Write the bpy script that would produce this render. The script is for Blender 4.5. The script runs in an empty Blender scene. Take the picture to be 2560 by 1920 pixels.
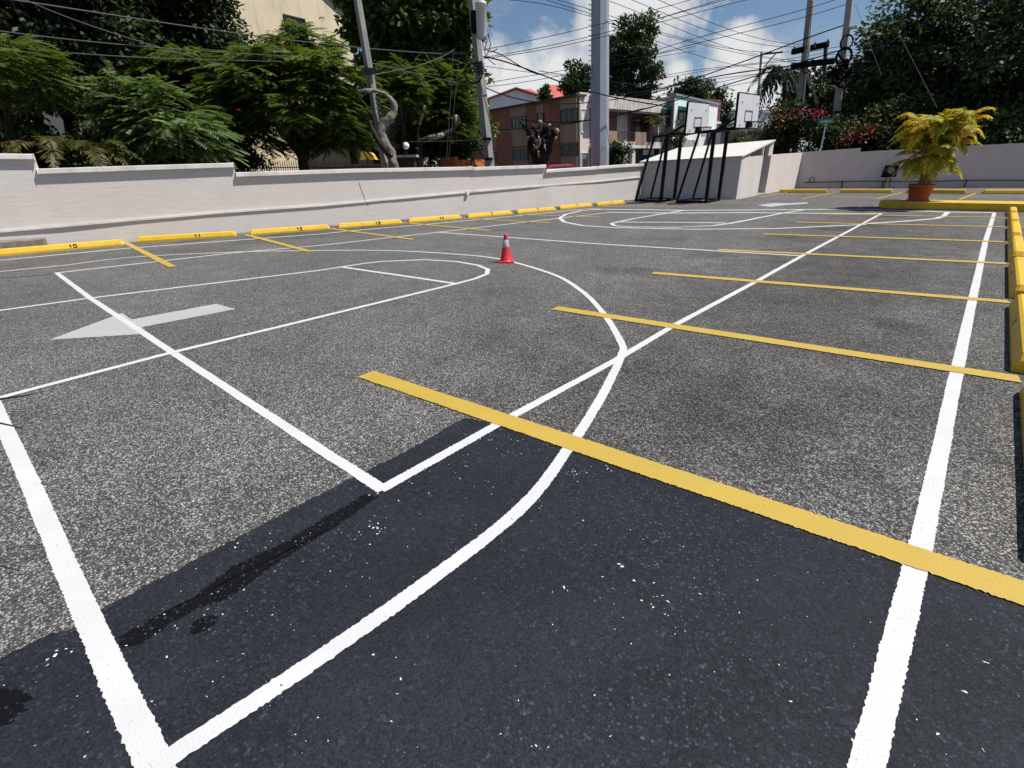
import bpy, math, random
import numpy as np
from mathutils import Vector, Matrix

# ------------------------------------------------------------------ camera, world, sun, exposure
SC = bpy.context.scene
COL = SC.collection
CAM = np.array([6.5499, -1.1891, 1.5489])
RR = np.array([0.74691216, 0.66458121, -0.02130801])
UU = np.array([-0.24957442, 0.30990748, 0.91742572])
FF = np.array([-0.61630741, 0.6799185, -0.39733614])
FPX = 1261.63
cd = bpy.data.cameras.new('camera'); cam = bpy.data.objects.new('camera', cd); COL.objects.link(cam)
cd.sensor_width = 36.0; cd.lens = FPX / 2560 * 36.0; cd.clip_start = 0.05; cd.clip_end = 3000
cam.matrix_world = Matrix(((RR[0], UU[0], -FF[0], CAM[0]), (RR[1], UU[1], -FF[1], CAM[1]), (RR[2], UU[2], -FF[2], CAM[2]), (0, 0, 0, 1)))
SC.camera = cam
SC.view_settings.view_transform = 'Standard'; SC.view_settings.look = 'None'
SC.view_settings.gamma = 1; SC.view_settings.exposure = 0.3; SC.view_settings.use_curve_mapping = False

SUN_EL, SUN_AZ = math.radians(60), math.radians(38)      # azimuth measured from +X towards +Y
sdir = Vector((math.cos(SUN_EL) * math.cos(SUN_AZ), math.cos(SUN_EL) * math.sin(SUN_AZ), math.sin(SUN_EL)))
sl = bpy.data.lights.new('sun', 'SUN'); sl.energy = 5.0; sl.angle = math.radians(0.5); sl.color = (1.0, 0.955, 0.88)
so = bpy.data.objects.new('sun', sl); COL.objects.link(so)
so.rotation_euler = sdir.to_track_quat('Z', 'Y').to_euler(); so.location = (10, 10, 30)

def ray(u, v):
    d = (u - 1280) / FPX * RR - (v - 960) / FPX * UU + FF
    return d
def GP(u, v, z=0.0):
    d = ray(u, v); t = (z - CAM[2]) / d[2]; return CAM + t * d
def DP(u, v, dist):
    d = ray(u, v); return CAM + d / math.hypot(d[0], d[1]) * dist
K = 2560 / 2212
def DD(x, y, dist): return DP(x * K, y * K, dist)          # from coordinates of the full view
def zz(x0, y0, sc): return lambda x, y: (x0 + x * sc, y0 + y * sc)
z1 = zz(0, 0, .28933); z2 = zz(540, 0, .28933); z3 = zz(1100, 0, .28933); z4 = zz(1500, 150, .22604)
z5 = zz(1920, 0, .28933); z6 = zz(0, 380, .36166); z7 = zz(700, 400, .36166); z8 = zz(1400, 400, .36166)
z9 = zz(1960, 400, .36166); z15 = zz(1220, 180, .16275); z16 = zz(1600, 0, .27125); zb = zz(1500, 200, .13562)

# ---- world: physical sky with cumulus
wd = bpy.data.worlds.new('World'); SC.world = wd; wd.use_nodes = True
nt = wd.node_tree; nt.nodes.clear()
def N(tree, t, **kw):
    n = tree.nodes.new(t)
    for k, v in kw.items(): setattr(n, k, v)
    return n
def mathn(tree, op, a, b=None, c=None, clamp=False):
    n = N(tree, 'ShaderNodeMath', operation=op); n.use_clamp = clamp
    for i, x in enumerate((a, b, c)):
        if x is None: continue
        if isinstance(x, (int, float)): n.inputs[i].default_value = x
        else: tree.links.new(x, n.inputs[i])
    return n.outputs[0]
def ramp(tree, fac, stops, interp='LINEAR'):
    n = N(tree, 'ShaderNodeValToRGB'); cr = n.color_ramp; cr.interpolation = interp
    while len(cr.elements) < len(stops): cr.elements.new(0.5)
    for e, (p, c) in zip(cr.elements, stops):
        e.position = p; e.color = (c, c, c, 1) if isinstance(c, (int, float)) else (*c, 1)
    tree.links.new(fac, n.inputs[0]); return n.outputs[0]
def noise(tree, vec, scale, detail=4, rough=0.55, dist=0.0):
    n = N(tree, 'ShaderNodeTexNoise'); n.inputs['Scale'].default_value = scale; n.inputs['Detail'].default_value = detail
    n.inputs['Roughness'].default_value = rough; n.inputs['Distortion'].default_value = dist
    if vec is not None: tree.links.new(vec, n.inputs['Vector'])
    return n.outputs[0]
def mixc(tree, fac, a, b, blend='MIX'):
    n = N(tree, 'ShaderNodeMix', data_type='RGBA', blend_type=blend)
    for s, x in ((0, fac), (6, a), (7, b)):
        if isinstance(x, (int, float)): n.inputs[s].default_value = x if s == 0 else (x, x, x, 1)
        elif isinstance(x, tuple): n.inputs[s].default_value = (*x, 1)
        else: tree.links.new(x, n.inputs[s])
    return n.outputs[2]

sky = N(nt, 'ShaderNodeTexSky', sky_type='NISHITA'); sky.sun_disc = False
sky.sun_elevation = SUN_EL; sky.sun_rotation = math.pi / 2 - SUN_AZ
sky.altitude = 30; sky.air_density = 1.0; sky.dust_density = 0.6; sky.ozone_density = 1.6
tc = N(nt, 'ShaderNodeTexCoord')
nrm = N(nt, 'ShaderNodeVectorMath', operation='NORMALIZE'); nt.links.new(tc.outputs['Generated'], nrm.inputs[0])
dirv = nrm.outputs[0]
cl_fields = []
for (x, y, r) in [(1595, 120, 62), (1640, 150, 55), (1590, 190, 95), (1660, 215, 100), (1462, 165, 38), (1450, 205, 60), (1530, 225, 60),
                  (1110, 175, 120), (1200, 130, 110), (1060, 120, 80), (1280, 70, 90), (1400, 15, 130), (1080, 240, 90), (1180, 240, 90), (1760, 165, 40), (1300, -60, 130)]:
    d = ray(x * K, y * K); d = d / np.linalg.norm(d)
    vd = N(nt, 'ShaderNodeVectorMath', operation='DISTANCE'); nt.links.new(dirv, vd.inputs[0]); vd.inputs[1].default_value = tuple(d)
    rr = r * K / FPX * 0.86
    soft = 0.72 if (r >= 80 and x < 1480) else 1.0
    cl_fields.append(mathn(nt, 'MULTIPLY', mathn(nt, 'SUBTRACT', 1.0, mathn(nt, 'DIVIDE', vd.outputs[1], rr)), soft))
f = cl_fields[0]
for g in cl_fields[1:]: f = mathn(nt, 'MAXIMUM', f, g)
f = mathn(nt, 'MAXIMUM', f, -0.6)
n1 = noise(nt, dirv, 9.0, 9, 0.6, 0.3); n2 = noise(nt, dirv, 26.0, 6, 0.6)
bil = mathn(nt, 'ADD', mathn(nt, 'MULTIPLY', mathn(nt, 'SUBTRACT', n1, 0.5), 1.9), mathn(nt, 'MULTIPLY', mathn(nt, 'SUBTRACT', n2, 0.5), 0.8))
fld = mathn(nt, 'ADD', f, bil)
m1 = ramp(nt, fld, [(0.02, 0.0), (0.22, 0.62), (0.5, 1.0)])
# general scattered cumulus everywhere
vs = N(nt, 'ShaderNodeVectorMath', operation='MULTIPLY'); nt.links.new(dirv, vs.inputs[0]); vs.inputs[1].default_value = (1, 1, 2.2)
n3 = noise(nt, vs.outputs[0], 2.6, 9, 0.58, 0.2)
m2 = ramp(nt, n3, [(0.53, 0.0), (0.66, 0.75)])
mask = mathn(nt, 'MAXIMUM', m1, m2)
n4 = noise(nt, dirv, 14.0, 5, 0.55)
ccol = ramp(nt, mathn(nt, 'ADD', mathn(nt, 'MULTIPLY', fld, 0.35), mathn(nt, 'MULTIPLY', n4, 0.8)), [(0.25, (5.8, 6.2, 7.0)), (0.62, (10.2, 10.3, 10.4))])
skyb = mixc(nt, 1.0, sky.outputs[0], (0.92, 1.0, 1.1), 'MULTIPLY')
skc = mixc(nt, mask, skyb, ccol)
bg = N(nt, 'ShaderNodeBackground'); bg.inputs['Strength'].default_value = 0.062
nt.links.new(skc, bg.inputs['Color']); wo = N(nt, 'ShaderNodeOutputWorld'); nt.links.new(bg.outputs[0], wo.inputs['Surface'])

# ------------------------------------------------------------------ helpers
rng = np.random.default_rng(7); random.seed(7)
def put(name, me, mat, parent=None):
    o = bpy.data.objects.new(name, me); COL.objects.link(o)
    if mat is not None:
        for m in (mat if isinstance(mat, (list, tuple)) else [mat]): me.materials.append(m)
    if parent is not None: o.parent = parent
    return o
def mesh(name, verts, faces, mat, parent=None, smooth=False):
    me = bpy.data.meshes.new(name); me.from_pydata([tuple(map(float, v)) for v in verts], [], faces); me.update()
    if smooth: me.polygons.foreach_set('use_smooth', [True] * len(me.polygons))
    return put(name, me, mat, parent)
def tag(o, label=None, cat=None, group=None, kind=None):
    if label: o['label'] = label
    if cat: o['category'] = cat
    if group: o['group'] = group
    if kind: o['kind'] = kind
    return o
def thing(name, label, cat, group=None, loc=(0, 0, 0)):
    o = bpy.data.objects.new(name, None); COL.objects.link(o); o.location = loc; o.empty_display_size = .2
    return tag(o, label, cat, group)
class MB:
    def __init__(s): s.v = []; s.f = []
    def poly(s, pts):
        b = len(s.v); s.v += [tuple(map(float, q)) for q in pts]; s.f.append(tuple(range(b, b + len(pts)))); return s
    def hexa(s, p):      # 8 corners: bottom 0-3, top 4-7
        b = len(s.v); s.v += [tuple(map(float, q)) for q in p]
        for q in ((3, 2, 1, 0), (4, 5, 6, 7), (0, 1, 5, 4), (1, 2, 6, 5), (2, 3, 7, 6), (3, 0, 4, 7)): s.f.append(tuple(b + i for i in q))
        return s
    def box(s, c, sz, rz=0.0):
        cx, cy, cz = c; hx, hy, hz = sz[0] / 2, sz[1] / 2, sz[2] / 2; co, si = math.cos(rz), math.sin(rz)
        P = []
        for z in (-hz, hz):
            for x, y in ((-hx, -hy), (hx, -hy), (hx, hy), (-hx, hy)): P.append((cx + x * co - y * si, cy + x * si + y * co, cz + z))
        return s.hexa(P)
    def tube(s, pts, radii, n=8, caps=True, twist=0.0):
        pts = [np.array(p, float) for p in pts]
        if isinstance(radii, (int, float)): radii = [radii] * len(pts)
        b0 = len(s.v); ref = None
        for i, p in enumerate(pts):
            t = pts[min(i + 1, len(pts) - 1)] - pts[max(i - 1, 0)]; t = t / (np.linalg.norm(t) + 1e-9)
            if ref is None: ref = np.array([1., 0, 0]) if abs(t[0]) < .8 else np.array([0, 1., 0])
            a = ref - t * (ref @ t); a /= np.linalg.norm(a) + 1e-9; ref = a; c = np.cross(t, a)
            for k in range(n):
                th = 2 * math.pi * k / n + twist
                s.v.append(tuple(p + radii[i] * (math.cos(th) * a + math.sin(th) * c)))
        for i in range(len(pts) - 1):
            for k in range(n):
                k2 = (k + 1) % n; s.f.append((b0 + i * n + k, b0 + i * n + k2, b0 + (i + 1) * n + k2, b0 + (i + 1) * n + k))
        if caps:
            s.f.append(tuple(b0 + k for k in range(n))[::-1]); e = b0 + (len(pts) - 1) * n; s.f.append(tuple(e + k for k in range(n)))
        return s
    def bar(s, a, b, w):    # square bar
        return s.tube([a, b], w * 0.7071, 4, True, math.pi / 4)
    def torus(s, c, R, r, ax=(0, 0, 1), n=18, m=6):
        ax = np.array(ax, float); ax /= np.linalg.norm(ax); q = np.array([1., 0, 0]) if abs(ax[0]) < .8 else np.array([0, 1., 0])
        a = np.cross(ax, q); a /= np.linalg.norm(a); b = np.cross(ax, a); b0 = len(s.v)
        for i in range(n):
            th = 2 * math.pi * i / n; d = math.cos(th) * a + math.sin(th) * b
            for k in range(m):
                ph = 2 * math.pi * k / m; s.v.append(tuple(np.array(c) + d * (R + r * math.cos(ph)) + ax * r * math.sin(ph)))
        for i in range(n):
            for k in range(m):
                s.f.append((b0 + i * m + k, b0 + ((i + 1) % n) * m + k, b0 + ((i + 1) % n) * m + (k + 1) % m, b0 + i * m + (k + 1) % m))
        return s
    def lathe(s, c, prof, n=20):
        b0 = len(s.v)
        for (r, z) in prof:
            for k in range(n):
                th = 2 * math.pi * k / n; s.v.append((c[0] + r * math.cos(th), c[1] + r * math.sin(th), c[2] + z))
        for i in range(len(prof) - 1):
            for k in range(n):
                k2 = (k + 1) % n; s.f.append((b0 + i * n + k, b0 + i * n + k2, b0 + (i + 1) * n + k2, b0 + (i + 1) * n + k))
        return s
    def build(s, name, mat, parent=None, smooth=False, kind=None):
        o = mesh(name, s.v, s.f, mat, parent, smooth)
        if kind: o['kind'] = kind
        return o
def rough(o, amp=.03, freq=6.0):
    me = o.data; n = len(me.vertices); co = np.empty(n * 3); me.vertices.foreach_get('co', co); co = co.reshape(-1, 3); nr = np.empty(n * 3); me.vertices.foreach_get('normal', nr); nr = nr.reshape(-1, 3)
    ph = rng.uniform(0, 6.28, (6, 3)); w = np.zeros(n)
    for k in range(6):
        fv = rng.normal(0, freq * (1 + k * .5), 3); w += np.sin(co @ fv + ph[k, 0]) / (1 + k * .4)
    w = w / 2.2 + rng.normal(0, .35, n); co = co + nr * (w * amp)[:, None]; me.vertices.foreach_set('co', co.ravel()); me.update(); return o
def bevel(o, w=.01, seg=2):
    m = o.modifiers.new('bevel', 'BEVEL'); m.width = w; m.segments = seg; m.limit_method = 'ANGLE'; return o
def catmull(pts, step=0.12):
    P = [np.array(p, float) for p in pts]; out = []
    Q = [2 * P[0] - P[1]] + P + [2 * P[-1] - P[-2]]
    for i in range(1, len(Q) - 2):
        p0, p1, p2, p3 = Q[i - 1], Q[i], Q[i + 1], Q[i + 2]; n = max(2, int(np.linalg.norm(p2 - p1) / step))
        for k in range(n):
            t = k / n
            out.append(.5 * ((2 * p1) + (-p0 + p2) * t + (2 * p0 - 5 * p1 + 4 * p2 - p3) * t * t + (-p0 + 3 * p1 - 3 * p2 + p3) * t ** 3))
    out.append(P[-1]); return out
def resample(pts, step):
    out = []
    for a, b in zip(pts[:-1], pts[1:]):
        n = max(1, int(np.linalg.norm(np.array(b) - a) / step))
        for k in range(n): out.append(np.array(a) + (np.array(b) - a) * k / n)
    out.append(np.array(pts[-1])); return out

# ------------------------------------------------------------------ materials
def newmat(name):
    m = bpy.data.materials.new(name); m.use_nodes = True; t = m.node_tree
    return m, t, t.nodes['Principled BSDF']
def setp(b, rough=.6, spec=.4, metal=0.0):
    b.inputs['Roughness'].default_value = rough; b.inputs['Specular IOR Level'].default_value = spec; b.inputs['Metallic'].default_value = metal
def objco(t):
    n = N(t, 'ShaderNodeTexCoord'); return n.outputs['Object']
def geopos(t):
    n = N(t, 'ShaderNodeNewGeometry'); return n.outputs['Position']
def bumpn(t, b, h, strength, dist=0.01):
    n = N(t, 'ShaderNodeBump'); n.inputs['Strength'].default_value = strength; n.inputs['Distance'].default_value = dist
    t.links.new(h, n.inputs['Height']); t.links.new(n.outputs[0], b.inputs['Normal'])
def simple(name, col, rough=.6, var=.12, scale=3.0, spec=.35, metal=0.0, bump=0.0, bscale=60, col2=None):
    m, t, b = newmat(name); setp(b, rough, spec, metal); p = geopos(t)
    n = noise(t, p, scale, 6, .6)
    a = tuple(c * (1 - var) for c in col); c2 = col2 if col2 else tuple(min(1, c * (1 + var)) for c in col)
    t.links.new(ramp(t, n, [(.3, a), (.7, c2)]), b.inputs['Base Color'])
    if bump: bumpn(t, b, noise(t, p, bscale, 4, .6), bump, .01)
    return m
M = {}
def voro(t, vec, scale, feature='F1', rnd=1.0):
    n = N(t, 'ShaderNodeTexVoronoi', feature=feature); n.inputs['Scale'].default_value = scale; n.inputs['Randomness'].default_value = rnd
    t.links.new(vec, n.inputs['Vector']); return n
def asphalt(name, dark, mid, light, frac, stains=(), tint=(1.0, .972, .94), rough=.8, bstr=.8, patchy=.6, spec=.12, fm=False, vs_=120.0):
    m, t, b = newmat(name); setp(b, rough, spec); p = geopos(t)
    v = voro(t, p, vs_); sep = N(t, 'ShaderNodeSeparateColor'); t.links.new(v.outputs['Color'], sep.inputs[0])
    g = ramp(t, sep.outputs[0], [(0.0, dark), (1 - frac * 1.6, mid), (1 - frac, mid * 1.25), (1 - frac * .6, light * .7), (1.0, light)])
    v2 = voro(t, p, 60.0); s2 = N(t, 'ShaderNodeSeparateColor'); t.links.new(v2.outputs['Color'], s2.inputs[0])
    big = ramp(t, s2.outputs[1], [(0.0, .86), (.8, 1.0), (.93, 1.12), (1.0, 1.45)])
    if fm:
        g = mixc(t, ramp(t, noise(t, p, .9, 4, .6), [(.40, 1.0), (.62, .15)]), g, mid)
    c = mixc(t, 1.0, g, big, 'MULTIPLY')
    edge = ramp(t, v.outputs['Distance'], [(.25, 1.0), (.75, .55)]); c = mixc(t, 1.0, c, edge, 'MULTIPLY')
    na = noise(t, p, .45, 5, .6, .4); nb = noise(t, p, 2.3, 5, .65)
    l = ramp(t, mathn(t, 'ADD', mathn(t, 'MULTIPLY', na, .6), mathn(t, 'MULTIPLY', nb, .4)), [(.36, 1 - patchy * .55), (.5, 1.0), (.64, 1 + patchy * .75)])
    c = mixc(t, 1.0, c, l, 'MULTIPLY')
    for (sx, sy, rx, ry, amt) in stains:
        sb = N(t, 'ShaderNodeVectorMath', operation='SUBTRACT'); t.links.new(p, sb.inputs[0]); sb.inputs[1].default_value = (sx, sy, 0)
        dv = N(t, 'ShaderNodeVectorMath', operation='DIVIDE'); t.links.new(sb.outputs[0], dv.inputs[0]); dv.inputs[1].default_value = (rx, ry, 1)
        ln = N(t, 'ShaderNodeVectorMath', operation='LENGTH'); t.links.new(dv.outputs[0], ln.inputs[0])
        e = mathn(t, 'ADD', ln.outputs['Value'], mathn(t, 'MULTIPLY', mathn(t, 'SUBTRACT', nb, .5), 1.0 if rx > 1.2 else 1.6))
        c = mixc(t, 1.0, c, ramp(t, e, [(.2, amt), (1.1, 1.0)]), 'MULTIPLY')
    c = mixc(t, 1.0, c, tint, 'MULTIPLY')
    t.links.new(c, b.inputs['Base Color'])
    h = mathn(t, 'SUBTRACT', mathn(t, 'MULTIPLY', sep.outputs[1], .6), v.outputs['Distance'])
    if fm: h = mathn(t, 'ADD', mathn(t, 'MULTIPLY', h, .35), noise(t, p, 210.0, 3, .6))
    bumpn(t, b, h, bstr, .004)
    return m
M['asphalt'] = asphalt('worn_asphalt', .045, .110, .47, .30, vs_=140.0, patchy=.32, stains=[
    (2.6, 6.0, .55, .5, .62), (2.9, 8.0, .5, .6, .7), (3.6, 11.0, .6, .5, .66), (4.4, 14.6, .6, .6, .62), (4.5, 17.0, .7, .5, .62), (3.9, 13.2, .5, .5, .7),
    (1.7, 9.7, .5, .6, .7), (-7.3, 5.2, .5, .9, .62), (-6.8, 7.5, .4, .8, .66), (-7.9, 3.2, .4, .7, .7), (.9, 2.2, .7, .6, .88), (1.9, 3.6, .6, .6, .88), (6.2, 4.9, .35, .4, .72), (3.2, 2.2, .9, .5, .86), (5.6, 1.9, .9, .5, .86), (5.2, 5.2, 2.6, 6.0, .66), (5.1, 12.5, 2.6, 6.5, .7), (-6.6, 6.0, 1.3, 5.0, .75), (5.4, 2.2, 1.7, 1.3, .8)])
M['patch'] = asphalt('fresh_asphalt', .016, .029, .10, .09, tint=(.84, .96, 1.27), rough=.7, bstr=.4, patchy=.4, spec=.15, fm=True)
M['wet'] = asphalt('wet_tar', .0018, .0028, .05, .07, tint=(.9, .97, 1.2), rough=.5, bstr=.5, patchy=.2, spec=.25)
def paint(name, col, chips=.5, rough=.6):
    m, t, b = newmat(name); setp(b, rough, .35); p = geopos(t)
    v = voro(t, p, 120.0); na = noise(t, p, 3.0, 5, .6); nb = noise(t, p, 170.0, 3, .6)
    c = ramp(t, na, [(.3, tuple(x * .9 for x in col)), (.7, col)])
    crack = ramp(t, mathn(t, 'ADD', nb, mathn(t, 'MULTIPLY', na, .25)), [(.28 + .08 * chips, 1.0), (.33 + .08 * chips, 0.0)])
    c = mixc(t, crack, c, tuple(x * .55 for x in col))
    hole = ramp(t, noise(t, p, 75.0, 2, .5), [(.735, 0.0), (.755, 1.0)])
    c = mixc(t, hole, c, (.05, .05, .05))
    t.links.new(c, b.inputs['Base Color']); bumpn(t, b, v.outputs['Distance'], .35, .003); return m
M['white_paint'] = paint('white_line_paint', (.56, .565, .57), .3)
M['old_paint'] = paint('worn_white_paint', (.40, .395, .39), 1.0)
M['yellow_paint'] = paint('yellow_line_paint', (.455, .315, .055), .6)
def stopmat(name, col):
    m, t, b = newmat(name); setp(b, .5, .4); p = geopos(t)
    n = noise(t, p, 5.0, 6, .65); n2 = noise(t, p, 28.0, 4, .6)
    c = ramp(t, n, [(.3, tuple(x * .86 for x in col)), (.65, col)])
    chip = ramp(t, mathn(t, 'ADD', mathn(t, 'MULTIPLY', n, .5), mathn(t, 'MULTIPLY', n2, .5)), [(.615, 0.0), (.64, 1.0)])
    rub = ramp(t, noise(t, p, 2.2, 5, .7, .6), [(.56, 0.0), (.72, .55)]); c = mixc(t, rub, c, tuple(x * .45 for x in col))
    c = mixc(t, chip, c, (.16, .12, .07)); t.links.new(c, b.inputs['Base Color']); bumpn(t, b, n2, .25, .006); return m
M['stop'] = stopmat('yellow_kerb_paint', (.70, .44, .03))
def wallmat(name, col, dirt=.25, streak=.25, boards=False, fine=False):
    m, t, b = newmat(name); setp(b, .8, .2); p = geopos(t)
    n = noise(t, p, 1.3, 6, .6); mp = N(t, 'ShaderNodeMapping'); mp.inputs['Scale'].default_value = (2.2, 2.2, 14.0) if boards else ((8.0, 8.0, .5) if fine else (1.7, 1.7, .35)); t.links.new(p, mp.inputs[0])
    s = noise(t, mp.outputs[0], 1.0, 6, .65)
    c = ramp(t, n, [(.3, tuple(x * (1 - dirt * .35) for x in col)), (.7, col)])
    st = ramp(t, s, [(.33, 1 - streak), (.5, 1.0)]); c = mixc(t, 1.0, c, st, 'MULTIPLY')
    sp = N(t, 'ShaderNodeSeparateXYZ'); t.links.new(p, sp.inputs[0])
    base = mathn(t, 'ADD', sp.outputs['Z'], mathn(t, 'MULTIPLY', mathn(t, 'SUBTRACT', n, .5), .25))
    t.links.new(c, b.inputs['Base Color'])
    bumpn(t, b, mathn(t, 'ADD', s, mathn(t, 'MULTIPLY', noise(t, p, 45.0, 4, .6), .4)), .25, .02); return m
M['wall'] = wallmat('cream_wall_paint', (.655, .605, .57), .2, .045, True)
M['wallsh'] = wallmat('cream_wall_paint_far', (.655, .60, .57), .3, .03)
M['coping'] = wallmat('coping_paint', (.78, .74, .71), .5, .25)
M['roofwhite'] = simple('white_roof_coating', (.57, .555, .53), .7, .06, 2.0)
M['concrete'] = simple('weathered_concrete', (.34, .325, .30), .9, .25, 4.0, bump=.3)
M['polecon'] = wallmat('pole_concrete', (.31, .305, .29), .6, .35)
M['dirtcon'] = simple('dirty_concrete', (.20, .175, .15), .95, .45, 7.0, bump=.5)
M['soil'] = simple('soil', (.13, .095, .075), .95, .4, 9.0, bump=.5)
M['ground'] = simple('street_ground', (.11, .105, .10), .9, .2, .4)
M['black'] = simple('black_metal', (.006, .0055, .0055), .7, .2, 9.0, spec=.15)
M['rust'] = simple('rusty_metal', (.045, .02, .014), .7, .4, 9.0)
M['board'] = simple('backboard_white', (.60, .61, .63), .55, .05, 3.0)
M['greymark'] = simple('grey_mark', (.20, .21, .22), .6, .1)
M['rubber'] = simple('black_rubber', (.015, .014, .014), .7, .2)
M['conered'] = simple('cone_red', (.56, .022, .030), .45, .12, 14.0, spec=.5)
M['conetop'] = simple('cone_top_pink', (.42, .014, .075), .4, .1, 14.0, spec=.5)
M['band'] = simple('reflective_band', (.42, .40, .40), .4, .15, 30.0)
M['galv'] = wallmat('galvanised_steel', (.40, .43, .48), .35, .12); M['galv'].node_tree.nodes['Principled BSDF'].inputs['Metallic'].default_value = .35; M['galv'].node_tree.nodes['Principled BSDF'].inputs['Roughness'].default_value = .5
M['cable'] = simple('cable_black', (.010, .010, .012), .9, .1, 5.0, spec=.05)
M['cablegrey'] = simple('cable_grey', (.10, .10, .105), .8, .1, 5.0, spec=.1)
M['transf'] = simple('transformer_grey', (.50, .51, .51), .45, .1, 5.0)
M['terracotta'] = simple('terracotta_plastic', (.34, .075, .045), .55, .12, 8.0)
M['orange'] = wallmat('terracotta_house_paint', (.255, .105, .080), .4, .25)
M['pink'] = wallmat('pale_pink_house_paint', (.33, .225, .185), .4, .3)
M['lightpink'] = wallmat('light_house_paint', (.70, .63, .58), .5, .35)
M['stained'] = wallmat('mould_stained_paint', (.70, .66, .62), .8, .75, False, True)
M['orangewall'] = wallmat('orange_wall_paint', (.50, .15, .06), .3, .15)
M['creamhouse'] = wallmat('cream_house_paint', (.66, .57, .41), .35, .2)
M['whitehouse'] = wallmat('white_house_paint', (.76, .77, .78), .3, .12)
M['greyhouse'] = wallmat('grey_house_paint', (.24, .26, .28), .3, .15)
M['bluehouse'] = wallmat('bluish_house_paint', (.34, .36, .42), .3, .1)
M['darkroof'] = simple('dark_roof_edge', (.055, .05, .045), .9, .3, 5.0)
M['redroof'] = simple('red_roof_tile', (.50, .13, .10), .8, .22, 5.0, bump=.4)
M['glass'] = simple('dark_window_glass', (.015, .017, .02), .12, .2, 3.0, spec=.7)
M['frame'] = simple('window_frame_dark', (.05, .045, .045), .5, .2)
M['louvre'] = simple('louvre_grey', (.085, .09, .10), .45, .15, 12.0)
M['white'] = simple('white_metal', (.70, .70, .70), .5, .06)
M['awning'] = simple('green_awning', (.012, .30, .17), .6, .15)
M['bluegate'] = wallmat('blue_gate_paint', (.025, .055, .12), .4, .35)
M['signgreen'] = simple('green_sign', (.02, .20, .14), .5, .1)
M['signwhite'] = simple('sign_lettering', (.60, .66, .63), .5, .05)
M['yellowcloth'] = simple('yellow_cloth', (.62, .36, .06), .8, .15)
M['carred'] = simple('car_red_paint', (.22, .012, .018), .25, .05, spec=.6)
M['annexred'] = simple('dull_red_paint', (.15, .045, .045), .8, .2)
M['globe'] = simple('opal_globe', (.80, .80, .78), .35, .03)
M['bark'] = simple('grey_bark', (.17, .145, .12), .95, .45, 7.0, bump=.9, bscale=25, col2=(.27, .245, .215))
M['barkdark'] = simple('dark_bark', (.035, .028, .022), .95, .4, 6.0, bump=.9, bscale=22)
M['barkstump'] = simple('stump_bark', (.012, .011, .009), .95, .4, 5.0, bump=1.0, bscale=18, col2=(.040, .036, .03))
M['cutwood'] = simple('cut_wood', (.30, .26, .22), .9, .25, 8.0)
def leafmat(name, c1, c2, c3=None, trans=.35, rough=.55):
    m, t, b = newmat(name); setp(b, rough, .35)
    at = N(t, 'ShaderNodeAttribute', attribute_name='shade')
    st = [(0.0, c1), (.75, c2)] + ([(1.0, c3)] if c3 else [])
    c = ramp(t, at.outputs['Fac'], st); t.links.new(c, b.inputs['Base Color'])
    tr = N(t, 'ShaderNodeBsdfTranslucent'); c2n = mixc(t, 1.0, c, (1.25, 1.2, .5), 'MULTIPLY'); t.links.new(c2n, tr.inputs['Color'])
    mx = N(t, 'ShaderNodeMixShader'); mx.inputs[0].default_value = trans
    t.links.new(b.outputs[0], mx.inputs[1]); t.links.new(tr.outputs[0], mx.inputs[2])
    t.links.new(mx.outputs[0], t.nodes['Material Output'].inputs['Surface']); return m
M['leaf_dark'] = leafmat('leaf_dark', (.010, .017, .006), (.026, .042, .012), (.06, .085, .025))
M['leaf_almond'] = leafmat('leaf_almond', (.034, .062, .014), (.09, .15, .034), (.22, .29, .075))
M['leaf_poin'] = leafmat('leaf_poinciana', (.052, .088, .017), (.105, .162, .036), (.19, .245, .065), trans=.42)
M['leaf_light'] = leafmat('leaf_light', (.07, .12, .048), (.15, .225, .095), (.27, .34, .18), trans=.4)
M['leaf_olive'] = leafmat('leaf_olive', (.05, .06, .014), (.09, .095, .02), (.16, .12, .035))
M['leaf_mango'] = leafmat('leaf_mango', (.026, .046, .018), (.085, .125, .048), (.24, .27, .15))
M['leaf_far'] = leafmat('leaf_far', (.016, .034, .012), (.038, .075, .022), (.075, .115, .04))
M['leaf_palm'] = leafmat('leaf_palm', (.008, .015, .007), (.018, .034, .014), (.04, .07, .025), trans=.12, rough=.8)
M['leaf_areca'] = leafmat('leaf_areca', (.20, .24, .03), (.46, .43, .035), (.66, .43, .05), trans=.45)
M['leaf_bougain'] = leafmat('leaf_bougainvillea', (.016, .030, .010), (.05, .07, .022), (.10, .10, .03))
M['flower_pink'] = leafmat('bract_pink', (.30, .03, .09), (.44, .05, .14), (.50, .09, .16))
M['flower_red'] = leafmat('bract_red', (.24, .05, .05), (.36, .085, .075), (.42, .13, .10))
M['flower_poin'] = leafmat('flower_orange', (.6, .06, .02), (.75, .09, .03))
M['stem_areca'] = simple('areca_stem', (.28, .20, .05), .6, .3, 20.0)

# ------------------------------------------------------------------ setting: ground sheets
g = mesh('street_ground', [(-600, -600, -.012), (600, -600, -.012), (600, 900, -.012), (-600, 900, -.012)], [(0, 1, 2, 3)], M['ground']); tag(g, kind='structure')
lot = mesh('parking_lot', [(-11, -14, 0), (24, -14, 0), (24, 37.5, 0), (-2.4, 33, 0), (-5.7, 21.6, 0), (-7.8, 9, 0), (-9.9, -1.5, 0)], [(0, 1, 2, 3, 4, 5, 6)], M['asphalt']); tag(lot, kind='structure')

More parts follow.
